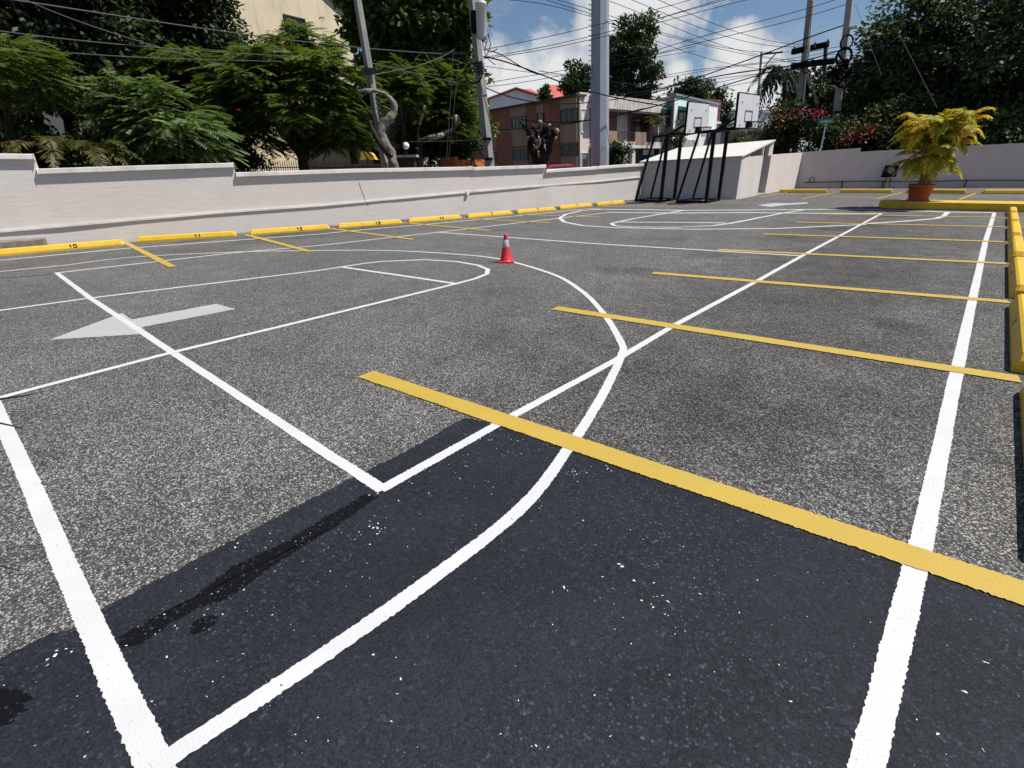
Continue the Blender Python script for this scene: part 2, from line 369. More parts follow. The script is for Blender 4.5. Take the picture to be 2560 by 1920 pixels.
zc = [0.0035]
def gl(pts): return [GP(*q)[:2] for q in pts]
def line(name, pts, w, mat, curve=False, jag=.0022, label=None, z=None, step=None):
    P = catmull(pts, .1) if curve else [np.array(q, float) for q in pts]
    near = min(np.hypot(q[0] - CAM[0], q[1] - CAM[1]) for q in P)
    P = resample(P, step or (.009 if near < 7 else .05))
    P = np.array(P); T = np.gradient(P, axis=0); T /= np.linalg.norm(T, axis=1)[:, None] + 1e-9
    S = np.stack([-T[:, 1], T[:, 0]], 1); n = len(P)
    wob = np.interp(np.arange(n), np.arange(0, n + 24, 24), rng.normal(0, 1, len(np.arange(0, n + 24, 24)))) * jag * .45
    wob2 = np.interp(np.arange(n), np.arange(0, n + 24, 24), rng.normal(0, 1, len(np.arange(0, n + 24, 24)))) * jag * .45
    a = P + S * (w / 2 + wob + rng.normal(0, jag * .8, n))[:, None]; b = P - S * (w / 2 + wob2 + rng.normal(0, jag * .8, n))[:, None]
    zc[0] += .0002; zv = z if z is not None else zc[0]
    V = [(x, y, zv) for x, y in a] + [(x, y, zv) for x, y in b]
    F = [(i + n, i + 1 + n, i + 1, i) for i in range(n - 1)]
    o = mesh(name, V, F, mat, lot)
    if label: o['label'] = label
    return o
def sheet(name, poly, mat, z, jag=0.0, step=.03, label=None):
    P = resample([np.array(q, float) for q in poly] + [np.array(poly[0], float)], step)[:-1]
    P = [q + rng.normal(0, jag, 2) for q in P]
    me = bpy.data.meshes.new(name); import bmesh
    bm = bmesh.new(); vs = [bm.verts.new((q[0], q[1], z)) for q in P]
    fc = bm.faces.new(vs); bmesh.ops.triangulate(bm, faces=[fc]); bm.normal_update()
    if sum(f_.normal.z for f_ in bm.faces) < 0: bmesh.ops.reverse_faces(bm, faces=bm.faces[:])
    bm.to_mesh(me); bm.free(); o = put(name, me, mat, lot)
    if label: o['label'] = label
    return o
# fresh asphalt patch, wet tar streaks
sheet('asphalt_patch', [GP(*q)[:2] for q in [(1180, 1046), (1160, 1046), (1009, 1131.6), (878, 1197), (767, 1252.6), (605, 1338), (424, 1434), (252, 1525), (192, 1570), (111, 1590.5), (0, 1646)]] + [np.array(q) for q in [(4.22, -1.9), (4.15, -3.2), (6, -4), (9, -4), (9, 1.4), (7.02, 1.2), (5.8, 1.08)]], M['patch'], .0012, .004, .015, 'dark bluish fresh asphalt patch at the near end')
sd = lambda x, y: (x * K, y * K)
sheet('wet_tar_streak', [GP(*sd(x, y))[:2] for x, y in [(255, 1378), (330, 1335), (420, 1290), (500, 1225), (600, 1180), (700, 1120), (790, 1068), (818, 1072), (760, 1115), (640, 1190), (560, 1245), (500, 1290), (430, 1315), (370, 1345), (310, 1390), (265, 1400)]], M['wet'], .0022, .0035, .008, 'black wet tar streak')
sheet('wet_tar_spot', [GP(*sd(x, y))[:2] for x, y in [(405, 1362), (425, 1340), (450, 1330), (470, 1330), (462, 1350), (440, 1365), (420, 1372)]], M['wet'], .0022, .004, .01)
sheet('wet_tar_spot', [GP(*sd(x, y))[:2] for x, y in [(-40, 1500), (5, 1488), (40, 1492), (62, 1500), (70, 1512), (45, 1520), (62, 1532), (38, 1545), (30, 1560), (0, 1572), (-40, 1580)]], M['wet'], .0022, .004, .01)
line('tar_seam', gl([z6(-300, 905), z6(0, 872), z6(200, 860), z6(380, 842)]), .035, M['wet'], jag=.006, z=.0026)
# arrows (old worn paint below the court lines)
sheet('direction_arrow', gl([(123, 850), (305, 783), (330, 799), (540, 760), (590, 773), (352, 819), (376, 834)]), M['old_paint'], .0030, .004, .03, 'worn grey white direction arrow')
sheet('direction_arrow', gl([z8(1365, 312), z8(1490, 297), z8(1560, 300), z8(1705, 293), z8(1715, 302), z8(1560, 312), z8(1450, 325)]), M['old_paint'], .0030, .01, .08, 'faded arrow near the shed')
# court lines
W = M['white_paint']
line('court_line', gl([(-140, 720), (-15, 1008), (72, 1200), (200, 1500), (330, 1790), (382, 1900)]) + [np.array([6.69, -1.24])], .082, W)
line('court_line', [(6.70, -1.2)] + gl([(2165, 1920), (2299, 1377), (2394, 917), (2463, 606), (2486, 532)]), .082, W)
line('court_line', [(-8.6, -2.6)] + gl([(0, 651), (325.5, 620.5), (800, 585.4), z7(490, 490), z7(950, 451), z7(1400, 410), z7(1910, 360), z8(40, 352), z8(190, 339)]), .10, W, jag=.006)
line('court_line', gl([z8(190, 339), z8(450, 343), z8(850, 348), z8(1300, 346), z8(1700, 343), z8(2020, 340), z9(850, 350), z9(1090, 360), z9(1460, 365)]), .2, W, jag=.012)
line('volleyball_line', gl([(141, 682), (226, 746), (432, 882), (800, 1124), (958, 1226)]), .068, W)
line('volleyball_line', gl([(141, 683), (579, 633), (800, 614), (1094, 581), (1391, 546.5), (1520, 532)]), .085, W, jag=.005)
line('volleyball_line', gl([(952, 1226), (1285, 1039), (1538, 902), (1682, 816), (1888, 705.6), (2011, 637), (2204, 534)]), .068, W)
line('volleyball_line', gl([(1094, 581), (1500, 610.5), (2000, 640)]), .09, W)
line('volleyball_line', gl([z8(330, 362), z8(830, 368), z8(1300, 365), z8(1600, 368), z8(2215, 372)]), .2, W, jag=.012)
line('three_point_line', [(-6.5, -1.6)] + gl([(0, 679.5), (160, 664), (325, 644), (579, 631), (800, 626.7), (967.6, 626.8), (1110, 634), (1242.5, 647), (1376, 684), (1450, 725), (1505, 780), (1552, 856), (1553, 890), (1500, 1000), (1415, 1131), (1303, 1272), (1024, 1489.5), (720, 1700), (440, 1885), (385, 1925)]), .068, W, True)
line('three_point_line', gl([z8(310, 340), z8(150, 351), z8(40, 376), z8(-2, 402), z8(30, 430), z8(160, 455), z8(400, 469), z8(900, 480), z8(1500, 475), z8(2100, 447), z9(560, 441), z9(830, 425), z9(1050, 406), z9(1100, 392), z9(1133, 362)]), .12, W, False, jag=.008)
line('key_line', [(-2.2, -1.9)] + gl([(0, 777), (226, 746), (800, 676.6), z7(430, 740), z7(570, 719), z7(700, 703), z7(1000, 691), z7(1220, 704), z7(1370, 730), z7(1436, 758), z7(1430, 790), z7(1350, 822), z7(1220, 857), (700, 817.7), (432, 882), (58, 980), (-30, 1004)]), .075, W, False)
line('free_throw_line', gl([z7(430, 742), z7(830, 800), z7(1220, 858)]), .08, W)
line('key_line', gl([z8(850, 350), z8(500, 408), z8(370, 436), z8(355, 443), z8(375, 455), z8(480, 464), z8(800, 466), z8(1050, 456), z8(1175, 440), z8(1530, 370), z8(1700, 343)]), .11, W, jag=.01)
line('free_throw_line', gl([z8(420, 430), z8(800, 432), z8(1150, 437)]), .15, W, jag=.01)
# yellow bay lines
Y = M['yellow_paint']; zc[0] = .0070
RS = gl([(915, 936), (1387, 771), (1631.5, 683), (1796, 625), (1908, 585.5), (1989.5, 556), (2054.6, 536)])
RE = [(7.05, 1.18), (7.05, 3.9), (7.0, 6.76), (6.98, 9.7), (6.95, 12.5), (6.93, 15.4), (6.9, 17.9)]
for a, b in zip(RS, RE):
    line('bay_line', [a, np.array(b)], .158, Y, jag=.003)
    line('bay_line', [np.array([7.24, b[1] + .02]), np.array([11.2, b[1] + .35])], .10, Y, jag=.004, step=.1)
LS = gl([(307, 604), (615, 587), (826.6, 572), (1005.6, 557), (1159, 546.5), z7(1640, 380), z8(300, 325)])
LE = gl([(432, 668), (774, 629.5), (1033, 599.6), (1224, 577), (1376, 558), z8(270, 397), z8(830, 328)])
for a, b in zip(LS, LE): line('bay_line', [a, b], .13, Y, jag=.005)
for a, b in [((.66, 23.6), (.89, 28.5)), ((3.14, 24.6), (3.4, 29.5)), ((5.68, 25.1), (6.02, 29.6)), ((8.2, 25.4), (8.6, 29.9)), ((-1.2, 24.2), (-1.1, 28.0))]:
    line('bay_line', [np.array(a), np.array(b)], .10, Y, jag=.006)
# paint drips, flecks and pale stones scattered on the asphalt: uncountable
mb = MB()
def fleck(x, y, r, z=.0021):
    n = rng.integers(4, 7); th = np.sort(rng.uniform(0, 2 * math.pi, n)); e = rng.uniform(.5, 1.0, n); st = rng.uniform(.6, 1.6); an = rng.uniform(0, 3.14)
    P = []
    for t_, q in zip(th, e):
        a, b = r * q * math.cos(t_) * st, r * q * math.sin(t_) / st
        P.append((x + a * math.cos(an) - b * math.sin(an), y + a * math.sin(an) + b * math.cos(an), z))
    mb.poly(P)
for _ in range(480):
    x, y = rng.uniform(4.5, 7.6), rng.uniform(-1.6, 1.1)
    fleck(x, y, abs(rng.normal(0, .0024)) + .0014, .0021)
for _ in range(120):
    x, y = rng.normal(4.7, .25), rng.uniform(-1.3, .9); fleck(x, y, rng.uniform(.002, .006), .0023)
for u, v, n, s_ in [(815, 1140, 16, .035), (1240, 1025, 14, .03), (1315, 1015, 5, .02), (905, 910, 6, .02), (330, 1520, 2, .01), (525, 1180, 3, .02), (120, 1420, 6, .03), (1960, 597, 4, .05), (1945, 594, 4, .04), (810, 1060, 5, .03), (215, 700, 8, .1), (1330, 1265, 8, .08), (1410, 1300, 9, .08)]:
    p = GP(u * K, v * K)
    for _ in range(n): fleck(p[0] + rng.normal(0, s_), p[1] + rng.normal(0, s_), rng.uniform(.003, .009), .0024)
mb.build('paint_flecks', simple('dried_paint_fleck', (.66, .66, .66), .7, .15), lot, kind='stuff')

# ------------------------------------------------------------------ boundary wall on the left
BASE = [np.array(q) for q in [(-10.9, -9.0), (-10.2, -3.0), (-9.85, -1.0), (-9.45, 1.0), (-8.75, 4.1), (-7.72, 9.0), (-6.45, 15.6), (-5.55, 21.5)]]
def hit(u, v=420):
    d = ray(u, v)[:2]
    for a, b in zip(BASE[:-1], BASE[1:]):
        A = np.array([[d[0], -(b - a)[0]], [d[1], -(b - a)[1]]]); s = np.linalg.solve(A, a - CAM[:2])
        if s[0] > 0 and -1e-6 <= s[1] <= 1 + 1e-6: return a + (b - a) * s[1]
    return None
def onwall(u, v):
    g_ = hit(u, v); d = ray(u, v); t = np.hypot(*(g_ - CAM[:2])) / math.hypot(d[0], d[1]); return CAM + t * d
lw = thing('perimeter_wall', 'long cream painted wall with stepped coping behind the numbered parking stops', 'wall')
segs = [([(-260, 386), (0, 384), (82, 385)]), ([(91, 422), (340, 414), (583, 407)]), ([(588, 431), (880, 422), (1179.5, 416.6)]), ([(1179.7, 418), (1270, 415), (1362, 412)]), ([(1362.2, 424), (1430, 420), (1490.5, 416.6)]), ([(1490.7, 416), (1550, 412), (1606, 409)])]
def wallrun(P, z0, z1f, off_in, off_out, name, mat, parent):
    """extruded strip along plan points P (x,y) with bottoms z0 list, tops z1 list"""
    P = np.array(P); T = np.gradient(P, axis=0); T /= np.linalg.norm(T, axis=1)[:, None]; S = np.stack([T[:, 1], -T[:, 0]], 1)   # to the court side
    n = len(P); V = []
    for i in range(n):
        o_ = P[i] + S[i] * off_out; k = P[i] - S[i] * off_in
        V += [(o_[0], o_[1], z0[i]), (o_[0], o_[1], z1f[i]), (k[0], k[1], z1f[i]), (k[0], k[1], z0[i])]
    F = []
    for i in range(n - 1):
        a, b = i * 4, (i + 1) * 4
        for j in range(4): F.append((a + j, b + j, b + (j + 1) % 4, a + (j + 1) % 4))
    F += [(3, 2, 1, 0), ((n - 1) * 4, (n - 1) * 4 + 1, (n - 1) * 4 + 2, (n - 1) * 4 + 3)]
    return mesh(name, V, F, mat, parent)
for sg in segs:
    us = np.linspace(sg[0][0], sg[-1][0], 9); vs = np.interp(us, [q[0] for q in sg], [q[1] for q in sg])
    pts = [onwall(u, v) for u, v in zip(us, vs)]
    pl = [q[:2] for q in pts]; tops = [q[2] for q in pts]
    wallrun(pl, [-.05] * 9, [t - .115 for t in tops], .18, 0.0, 'wall_panel', M['wall'], lw)
    o = wallrun(pl, [t - .115 for t in tops], tops, .22, .085, 'coping', M['coping'], lw); bevel(o, .012)
us = np.array([-200, 0, 325, 560, 800, 1000, 1166, 1330, 1500, 1601]); vs = np.array([590, 576, 548, 528.5, 512, 494, 479, 465, 451.7, 441.5])
pts = [onwall(u, v) for u, v in zip(us, vs)]
wallrun([q[:2] for q in pts], [q[2] - .045 for q in pts], [q[2] for q in pts], -.002, .035, 'ledge', M['coping'], lw)
q = onwall(1166, 481); MB().box((q[0] + .02, q[1], q[2] - .02), (.12, .1, .12)).build('ledge_joint_block', M['coping'], lw)
# crack
pc = [onwall(u, v) for u, v in [z7(545, 150), z7(560, 200), z7(575, 235), z7(590, 280), z7(610, 320)]]
mb = MB(); mb.tube([c + np.array([.004, -.001, 0]) for c in pc], .006, 4); mb.build('wall_crack', M['dirtcon'], lw)
# drain box, rubber, debris
a, b = onwall(-40, 600), onwall(110, 585)
bx = MB(); n_ = np.array([.97, -.24]); P = []
for z in (0, .26):
    for q in (a[:2], b[:2], b[:2] + n_ * .42, a[:2] + n_ * .42): P.append((q[0], q[1], z))
o = bx.hexa(P).build('concrete_drain_box', M['dirtcon']); bevel(o, .02); tag(o, 'low grimy concrete box against the cream wall behind stop 10', 'drain box')
q = GP(*z6(515, 652)); q = q + np.array([-.35, .1, 0])
t_ = MB(); t_.torus((q[0], q[1], .11), .17, .065, (0.25, 0, 1), 20, 8); o = t_.build('rubber_ring', M['rubber'], smooth=True); tag(o, 'dark flat rubber ring lying behind stop 10', 'rubber ring')
for (zx, zy, s_, lab) in [(770, 612, .12, 'small grey stone between stops 10 and 11 at the wall')]:
    q = GP(*z6(zx, zy)); st = MB(); st.lathe((q[0], q[1], 0), [(s_, 0), (s_ * 1.05, s_ * .5), (s_ * .6, s_ * .95), (.001, s_ * 1.02)], 7); o = st.build('stone', M['concrete']); tag(o, lab, 'stone')

# ------------------------------------------------------------------ parking stops
STROKES = {'0': [[(0, 0), (.5, 0), (.5, 1), (0, 1), (0, 0)]], '1': [[(.12, .75), (.32, 1), (.32, 0)]], '2': [[(0, .8), (.0, 1), (.5, 1), (.5, .6), (0, 0), (.55, 0)]],
           '3': [[(0, 1), (.5, 1), (.5, 0), (0, 0)], [(.1, .5), (.5, .5)]], '4': [[(.38, 0), (.38, 1), (0, .35), (.55, .35)]],
           '5': [[(.5, 1), (0, 1), (0, .55), (.5, .5), (.5, 0), (0, 0)]], '6': [[(.5, 1), (0, 1), (0, 0), (.5, 0), (.5, .5), (0, .5)]], '7': [[(0, 1), (.55, 1), (.2, 0)]]}
def stop(a, b, h=.15, wb=.2, wt=.13, label='', group=None, num=None, gap=False, face=1, numpos=.57):
    """a,b: ends of the court-side bottom edge; body lies to the far side"""
    a = np.array(a, float); b = np.array(b, float); L = np.linalg.norm(b - a); T = (b - a) / L; S = np.array([-T[1], T[0]]) * face
    root = thing('parking_stop', label, 'parking stop', group, (a[0], a[1], 0))
    def blk(l0, l1):
        P = []; c = .035; sl = (wb - wt) / 2; e = .05
        prof = [(0, 0), (0, h * .3), (sl * .9, h - c * .5), (sl + c * .6, h), (wb - sl - c * .6, h), (wb - sl * .9, h - c * .5), (wb, h * .3), (wb, 0)]
        V = []
        for l, ins in ((l0, 0), (l0 + e, 1), (l1 - e, 1), (l1, 0)):
            for s_, z in prof:
                zz_ = z if ins else z * .62
                q = T * l + S * s_; V.append((q[0], q[1], zz_))
        n = len(prof); F = []
        for i in range(3):
            for k in range(n - 1): F.append((i * n + k, i * n + k + 1, (i + 1) * n + k + 1, (i + 1) * n + k))
        F += [tuple(range(n))[::-1], tuple(3 * n + k for k in range(n))]
        me = bpy.data.meshes.new('stop_body'); me.from_pydata([tuple(map(float, v)) for v in V], [], F); me.update()
        import bmesh; bm = bmesh.new(); bm.from_mesh(me); bmesh.ops.recalc_face_normals(bm, faces=bm.faces[:]); bm.to_mesh(me); bm.free()
        return put('stop_body', me, M['stop'], root)
    if gap: blk(0, L * .52); blk(L * .54, L)
    else: blk(0, L)
    if num:
        mbn = MB(); hh = .068; x0 = L * numpos
        up = np.array([S[0] * .022, S[1] * .022, h * .62]); up = up / np.linalg.norm(up); dirx = np.array([T[0], T[1], 0.]); nr = np.cross(dirx, up) * face
        if nr @ np.array([-S[0], -S[1], 0]) < 0: nr = -nr
        org = np.array([T[0] * x0, T[1] * x0, 0]) + np.array([S[0] * .006, S[1] * .006, h * .3 + .008]) + nr * .004
        for i, ch in enumerate(num):
            mbn = MB()
            for stx in STROKES[ch]:
                Q = [org + dirx * (i * .085 + px_ * .1) + up * (py_ * hh) for px_, py_ in stx]
                for p_, q_ in zip(Q[:-1], Q[1:]): mbn.bar(p_, q_, .014)
            mbn.build('stencil_digit', M['numb'], root)
    return root
M['numb'] = simple('stencil_brown', (.045, .028, .015), .7, .2, 20.0)
LB = gl([(-130, 652), (311, 613), (343.6, 607), (591, 591.6), (627.5, 589), (825, 573.6), (848, 572), (1005.6, 560), (1024, 558), (1154.6, 547.5), (1172, 546), (1281, 536), (1295, 534.5), (1390, 526.6), (1402, 523.7), (1481, 516), (1494, 515), (1562, 509)])
labs = ['yellow parking stop stencilled ten at the left edge', 'yellow parking stop stencilled eleven', 'yellow parking stop stencilled twelve', 'yellow parking stop stencilled thirteen', 'yellow parking stop stencilled fourteen',
        'two piece yellow parking stop next after the one stencilled fourteen', 'two piece yellow parking stop second after the one stencilled fourteen', 'two piece yellow parking stop third after the one stencilled fourteen', 'yellow parking stop partly behind the left hoop frame by the shed']
for i in range(9):
    stop(LB[2 * i], LB[2 * i + 1], h=.135 if i < 5 else .13, wb=.2, wt=.13, label=labs[i], group='yellow parking stops along the cream wall', num=['10', '11', '12', '13', '14'][i] if i < 5 else None, gap=i >= 5, numpos=.66 if i == 0 else .57)
ry = [(-1.2, .98), (1.42, 3.6), (4.07, 6.5), (6.98, 9.4), (9.92, 12.2), (12.75, 15.1), (15.65, 17.65), (18.2, 19.7)]
for i, (a, b) in enumerate(ry[1:]):
    x = 7.045 if i == 0 else 7.0
    lab = ['nearest yellow parking stop cut by the right edge of the photo', 'yellow parking stop second from the camera in the right row', 'yellow parking stop third from the camera in the right row', 'yellow parking stop fourth from the camera in the right row',
           'yellow parking stop fifth from the camera in the right row', 'yellow parking stop sixth from the camera in the right row', 'last yellow parking stop of the right row before the island kerb'][i]
    o = stop((x, b), (x, a), h=.165, wb=.2, wt=.13, label=lab, group='yellow parking stops of the right row')
    l0 = (b - a) * .43
    for (d0, d1) in ((0, .03), (.05, .08)):
        mk = MB()
        c4 = [np.array([.008 + .022 * t_, -(l0 + d_), .06 + .075 * t_]) for t_, d_ in ((0, d0), (0, d1), (.7, d1), (.7, d0))]
        off_ = np.array([-.004, 0, .002]); mk.hexa([c4[0] + off_, c4[1] + off_, c4[1] - off_, c4[0] - off_, c4[3] + off_, c4[2] + off_, c4[2] - off_, c4[3] - off_])
        mk.build('stencil_digit', M['numb'], o)
far = [((-1.45, 27.9), (.57, 28.4)), ((1.08, 28.6), (3.1, 29.05)), ((3.6, 29.1), (5.7, 29.2)), ((6.27, 29.3), (8.3, 29.9)), ((9.0, 30.0), (11.0, 30.4))]
for (a, b), lab in zip(far, ['chipped yellow stop beside the shed doorway at the back wall', 'yellow stop at the back wall left of the potted palm', 'yellow stop at the back wall behind the potted palm', 'yellow stop at the back wall right of the potted palm', 'yellow stop at the back wall beyond the right edge']):
    stop(a, b, h=.17, wb=.22, wt=.15, label=lab, group='yellow parking stops along the back wall')
# dirt strip in front of the back wall
o = mesh('soil_strip', [(-1.7, 28.6, .004), (9, 30.3, .004), (14, 31.2, .004), (14, 38, .004), (-2.2, 33, .004)], [(0, 1, 2, 3, 4)], M['soil'], lot)

# ------------------------------------------------------------------ traffic cone
cx, cy = .49, 5.42
tc_ = thing('traffic_cone', 'red traffic cone with a pale reflective band standing on the court', 'traffic cone', None, (cx, cy, 0))
b_ = MB(); b_.box((0, 0, .014), (.28, .28, .028), math.radians(40)); bevel(b_.build('cone_base', M['conered'], tc_), .012)
H = .47
def rad(z): return .105 - (.105 - .026) * (z / H)
MB().lathe((0, 0, 0), [(rad(.0) + .012, .028), (rad(.04), .05), (rad(.26), .26)], 24).build('cone_body', M['conered'], tc_, True)
MB().lathe((0, 0, 0), [(rad(.258) + .002, .258), (rad(.26) + .003, .262), (rad(.375) + .003, .375), (rad(.378), .378)], 24).build('reflective_band', M['band'], tc_, True)
MB().lathe((0, 0, 0), [(rad(.376), .376), (rad(.46), .455), (.022, H), (.012, H - .002), (.010, H - .05)], 24).build('cone_tip', M['conetop'], tc_, True)

# ------------------------------------------------------------------ shed
sh = thing('lean_to_shed', 'low cream shed with a sloping white roof beside the basketball hoops', 'shed', None, (0, 0, 0))
def prism(pl, z0, z1, name, mat, parent, z1l=None):
    n = len(pl); z1l = z1l or [z1] * n
    V = [(x, y, z0) for x, y in pl] + [(x, y, z) for (x, y), z in zip(pl, z1l)]
    F = [tuple(range(n))[::-1], tuple(range(n, 2 * n))] + [(i, (i + 1) % n, n + (i + 1) % n, n + i) for i in range(n)]
    return mesh(name, V, F, mat, parent)
prism([(-5.62, 21.45), (-1.62, 22.45), (-1.66, 22.63), (-5.66, 21.63)], 0, 0, 'front_wall', M['wallsh'], sh, [1.53, 1.655, 1.655, 1.53])
prism([(-1.621, 22.453), (-1.72, 25.5), (-1.90, 25.5), (-1.80, 22.46)], 0, 0, 'side_wall', M['wallsh'], sh, [1.653, 1.72, 1.72, 1.653])
prism([(-1.962, 26.752), (-1.962, 26.93), (-4.2, 26.93), (-4.2, 26.752)], 0, 0, 'door_jamb_wall', M['wallsh'], sh, [1.745] * 4)
prism([(-1.76, 26.75), (-1.95, 32.9), (-2.15, 32.9), (-1.96, 26.75)], 0, 0, 'side_wall', M['wallsh'], sh, [1.75, 1.86, 1.86, 1.75])
MB().box((-1.95, 26.12, .03), (.5, 1.3, .06)).build('door_step', M['concrete'], sh)
rf = [np.array(q, float) for q in [(-5.72, 21.3, 1.535), (-1.55, 22.32, 1.662), (-1.75, 27.0, 2.352), (-6.3, 26.3, 2.15)]]
mb = MB(); mb.hexa([*rf, *[q + np.array([0, 0, .055]) for q in rf]]); mb.build('roof_slab', M['roofwhite'], sh)
for y_, z_ in [(23.6, 1.72), (25.3, 1.95)]:
    MB().box((-1.72, y_, (1.68 + (1.655 + (y_ - 22.3) * .147)) / 2), (.07, .07, (1.655 + (y_ - 22.3) * .147) - 1.68 + .02)).build('roof_prop', M['white'], sh)
prism([(-1.85, 26.6), (-1.8, 27.0), (-2.0, 27.0), (-2.0, 26.6)], 1.7, 2.33, 'roof_prop', M['wallsh'], sh)
prism([(-6.0, 26.3), (-1.95, 26.9), (-1.95, 27.05), (-6.0, 26.45)], 0, 0, 'back_wall', M['wallsh'], sh, [2.10, 2.28, 2.28, 2.10])

# ------------------------------------------------------------------ basketball hoops
def hoop(base, top, brd, lab):
    """base: 4 ground corners rear-near, front-near, front-far, rear-far ; board corners"""
    root = thing('basketball_hoop', lab, 'basketball hoop', 'portable hoops by the shed', tuple(base[1]) + (0,))
    o_ = np.array([base[1][0], base[1][1], 0.])
    B = [np.array([x, y, .05]) - o_ for x, y in base]; TT = [np.array(q, float) - o_ for q in top]
    mb = MB()
    for i, j in ((0, 1), (1, 2), (2, 3), (3, 0)): mb.bar(B[i], B[j], .08)
    mb.build('base_frame', M['black'], root)
    for i, nm, w in ((1, 'post', .11), (2, 'post', .11), (0, 'brace_leg', .07), (3, 'brace_leg', .07)):
        MB().bar(B[i] - np.array([0, 0, .04]), TT[i], w).build(nm, M['black'], root)
    mb = MB()
    for i, j in ((0, 1), (1, 2), (2, 3), (3, 0)): mb.bar(TT[i], TT[j], .08)
    mb.build('top_frame', M['black'], root)
    bl, br, tr, tl = [np.array(q, float) - o_ for q in brd]     # near-bottom, far-bottom, far-top, near-top
    nrm_ = np.cross(br - bl, tl - bl); nrm_ /= np.linalg.norm(nrm_)
    if nrm_[0] < 0: nrm_ = -nrm_
    ba = MB(); ba.hexa([bl - nrm_ * .02, br - nrm_ * .02, br, bl, tl - nrm_ * .02, tr - nrm_ * .02, tr, tl]); bo = ba.build('backboard', M['board'], root)
    fr = MB()
    for p_, q_ in ((bl, br), (br, tr), (tr, tl), (tl, bl)): fr.bar(p_ - nrm_ * .04, q_ - nrm_ * .04, .075)
    fr.build('board_frame', M['black'], bo)
    ex, ez = (br - bl), (tl - bl); sq = MB()
    def bp(a, b): return bl + ex * a + ez * b + nrm_ * .004
    c4 = [bp(.335, .2), bp(.665, .2), bp(.665, .52), bp(.335, .52)]
    for p_, q_ in zip(c4, c4[1:] + c4[:1]): sq.bar(p_, q_, .03)
    sq.build('target_square', M['greymark'], bo)
    # bolts
    for a, b in ((.15, .75), (.85, .75), (.15, .08), (.85, .08)): MB().box(bp(a, b) + nrm_ * .012, (.03, .03, .05)).build('bolt', M['greymark'], bo)
    # arms
    mid_b = bl + ex * .5
    for s_, t_ in ((0.2, TT[1]), (0.8, TT[2])):
        MB().bar(t_, bl + ex * s_ - nrm_ * .05 + ez * .02, .07).build('lower_arm', M['black'], root)
        MB().bar(t_ * 1.0, bl + ex * s_ - nrm_ * .05 + ez * .36, .06).build('upper_arm', M['black'], root)
    rc = bp(.5, .17) + nrm_ * .36
    rim = MB(); rim.torus(rc, .225, .012, (0, 0, 1), 24, 6); rim.build('rim', M['rust'], root)
    br_ = MB(); br_.hexa([bp(.43, .0), bp(.57, .0), bp(.57, .0) + nrm_ * .13, bp(.43, .0) + nrm_ * .13, bp(.43, .2), bp(.57, .2), bp(.57, .2) + nrm_ * .13, bp(.43, .2) + nrm_ * .13]); br_.build('rim_bracket', M['black'], root)
    net = MB()
    for k in range(10):
        a = 2 * math.pi * k / 10; a2 = a + .5
        net.tube([rc + np.array([math.cos(a) * .22, math.sin(a) * .22, 0]), rc + np.array([math.cos(a2) * .17, math.sin(a2) * .17, -.16]), rc + np.array([math.cos(a) * .12, math.sin(a) * .12, -.34])], .006, 4, False)
        net.tube([rc + np.array([math.cos(a) * .22, math.sin(a) * .22, 0]), rc + np.array([math.cos(a - .5) * .17, math.sin(a - .5) * .17, -.16]), rc + np.array([math.cos(a) * .12, math.sin(a) * .12, -.34])], .006, 4, False)
    net.build('net', M['cablegrey'], root)
    return root
hoop([(-4.89, 19.64), (-3.69, 19.62), (-3.75, 21.0), (-4.95, 21.1)], [(-4.37, 19.9, 2.5), (-3.66, 19.63, 2.53), (-3.72, 21.0, 2.55), (-4.4, 21.0, 2.52)],
     [(-2.9, 19.6, 2.55), (-2.9, 21.55, 2.63), (-2.9, 21.5, 3.65), (-2.9, 19.6, 3.61)], 'black framed basketball hoop nearer the cream wall')
hoop([(-3.01, 19.66), (-1.89, 19.9), (-1.95, 21.35), (-3.1, 21.4)], [(-2.48, 19.89, 2.57), (-1.9, 19.9, 2.6), (-1.98, 21.4, 2.66), (-2.55, 21.3, 2.6)],
     [(-1.15, 20.0, 2.665), (-1.15, 22.3, 2.72), (-1.15, 22.07, 3.83), (-1.15, 19.89, 3.77)], 'black framed basketball hoop nearer the back wall with the higher white board')
# junk on the ground below the hoops
MB().box((-4.3, 20.3, .05), (.9, .07, .05), .2).build('loose_pipe', M['concrete']); tag(bpy.data.objects['loose_pipe'], 'grey pipe lying under the left hoop frame', 'pipe')
MB().box((-2.45, 20.6, .05), (1.0, .25, .03), .1).build('loose_board', M['concrete']); tag(bpy.data.objects['loose_board'], 'pale board lying under the right hoop frame', 'board')

# ------------------------------------------------------------------ back wall
bw = thing('back_wall', 'shaded grey cream wall behind the potted palm at the back of the lot', 'wall')
bwl = lambda x: 32.9 + (x + 2.0) * .325
def bwh(u, v, x): d = ray(u, v); g_ = np.array([x, bwl(x)]); t = np.hypot(*(g_ - CAM[:2])) / math.hypot(d[0], d[1]); return (CAM + t * d)[2]
def bwx(u, v):
    d = ray(u, v); # intersect plane y = bwl(x)
    t = (bwl(CAM[0]) - CAM[1]) / (d[1] - .325 * d[0]); return CAM + t * d
c1, c2 = bwx(1962, 384), bwx(2152, 372.5); d1, d2, d3 = bwx(2153, 382), bwx(2441, 366), bwx(2640, 353)
d1 = np.array([c2[0], c2[1], d1[2]])
def bwseg(p_, q_, nm):
    return prism([(p_[0], p_[1]), (q_[0], q_[1]), (q_[0] - .06, q_[1] + .2), (p_[0] - .06, p_[1] + .2)], -.05, 0, nm, M['wallsh'], bw, [p_[2], q_[2], q_[2], p_[2]])
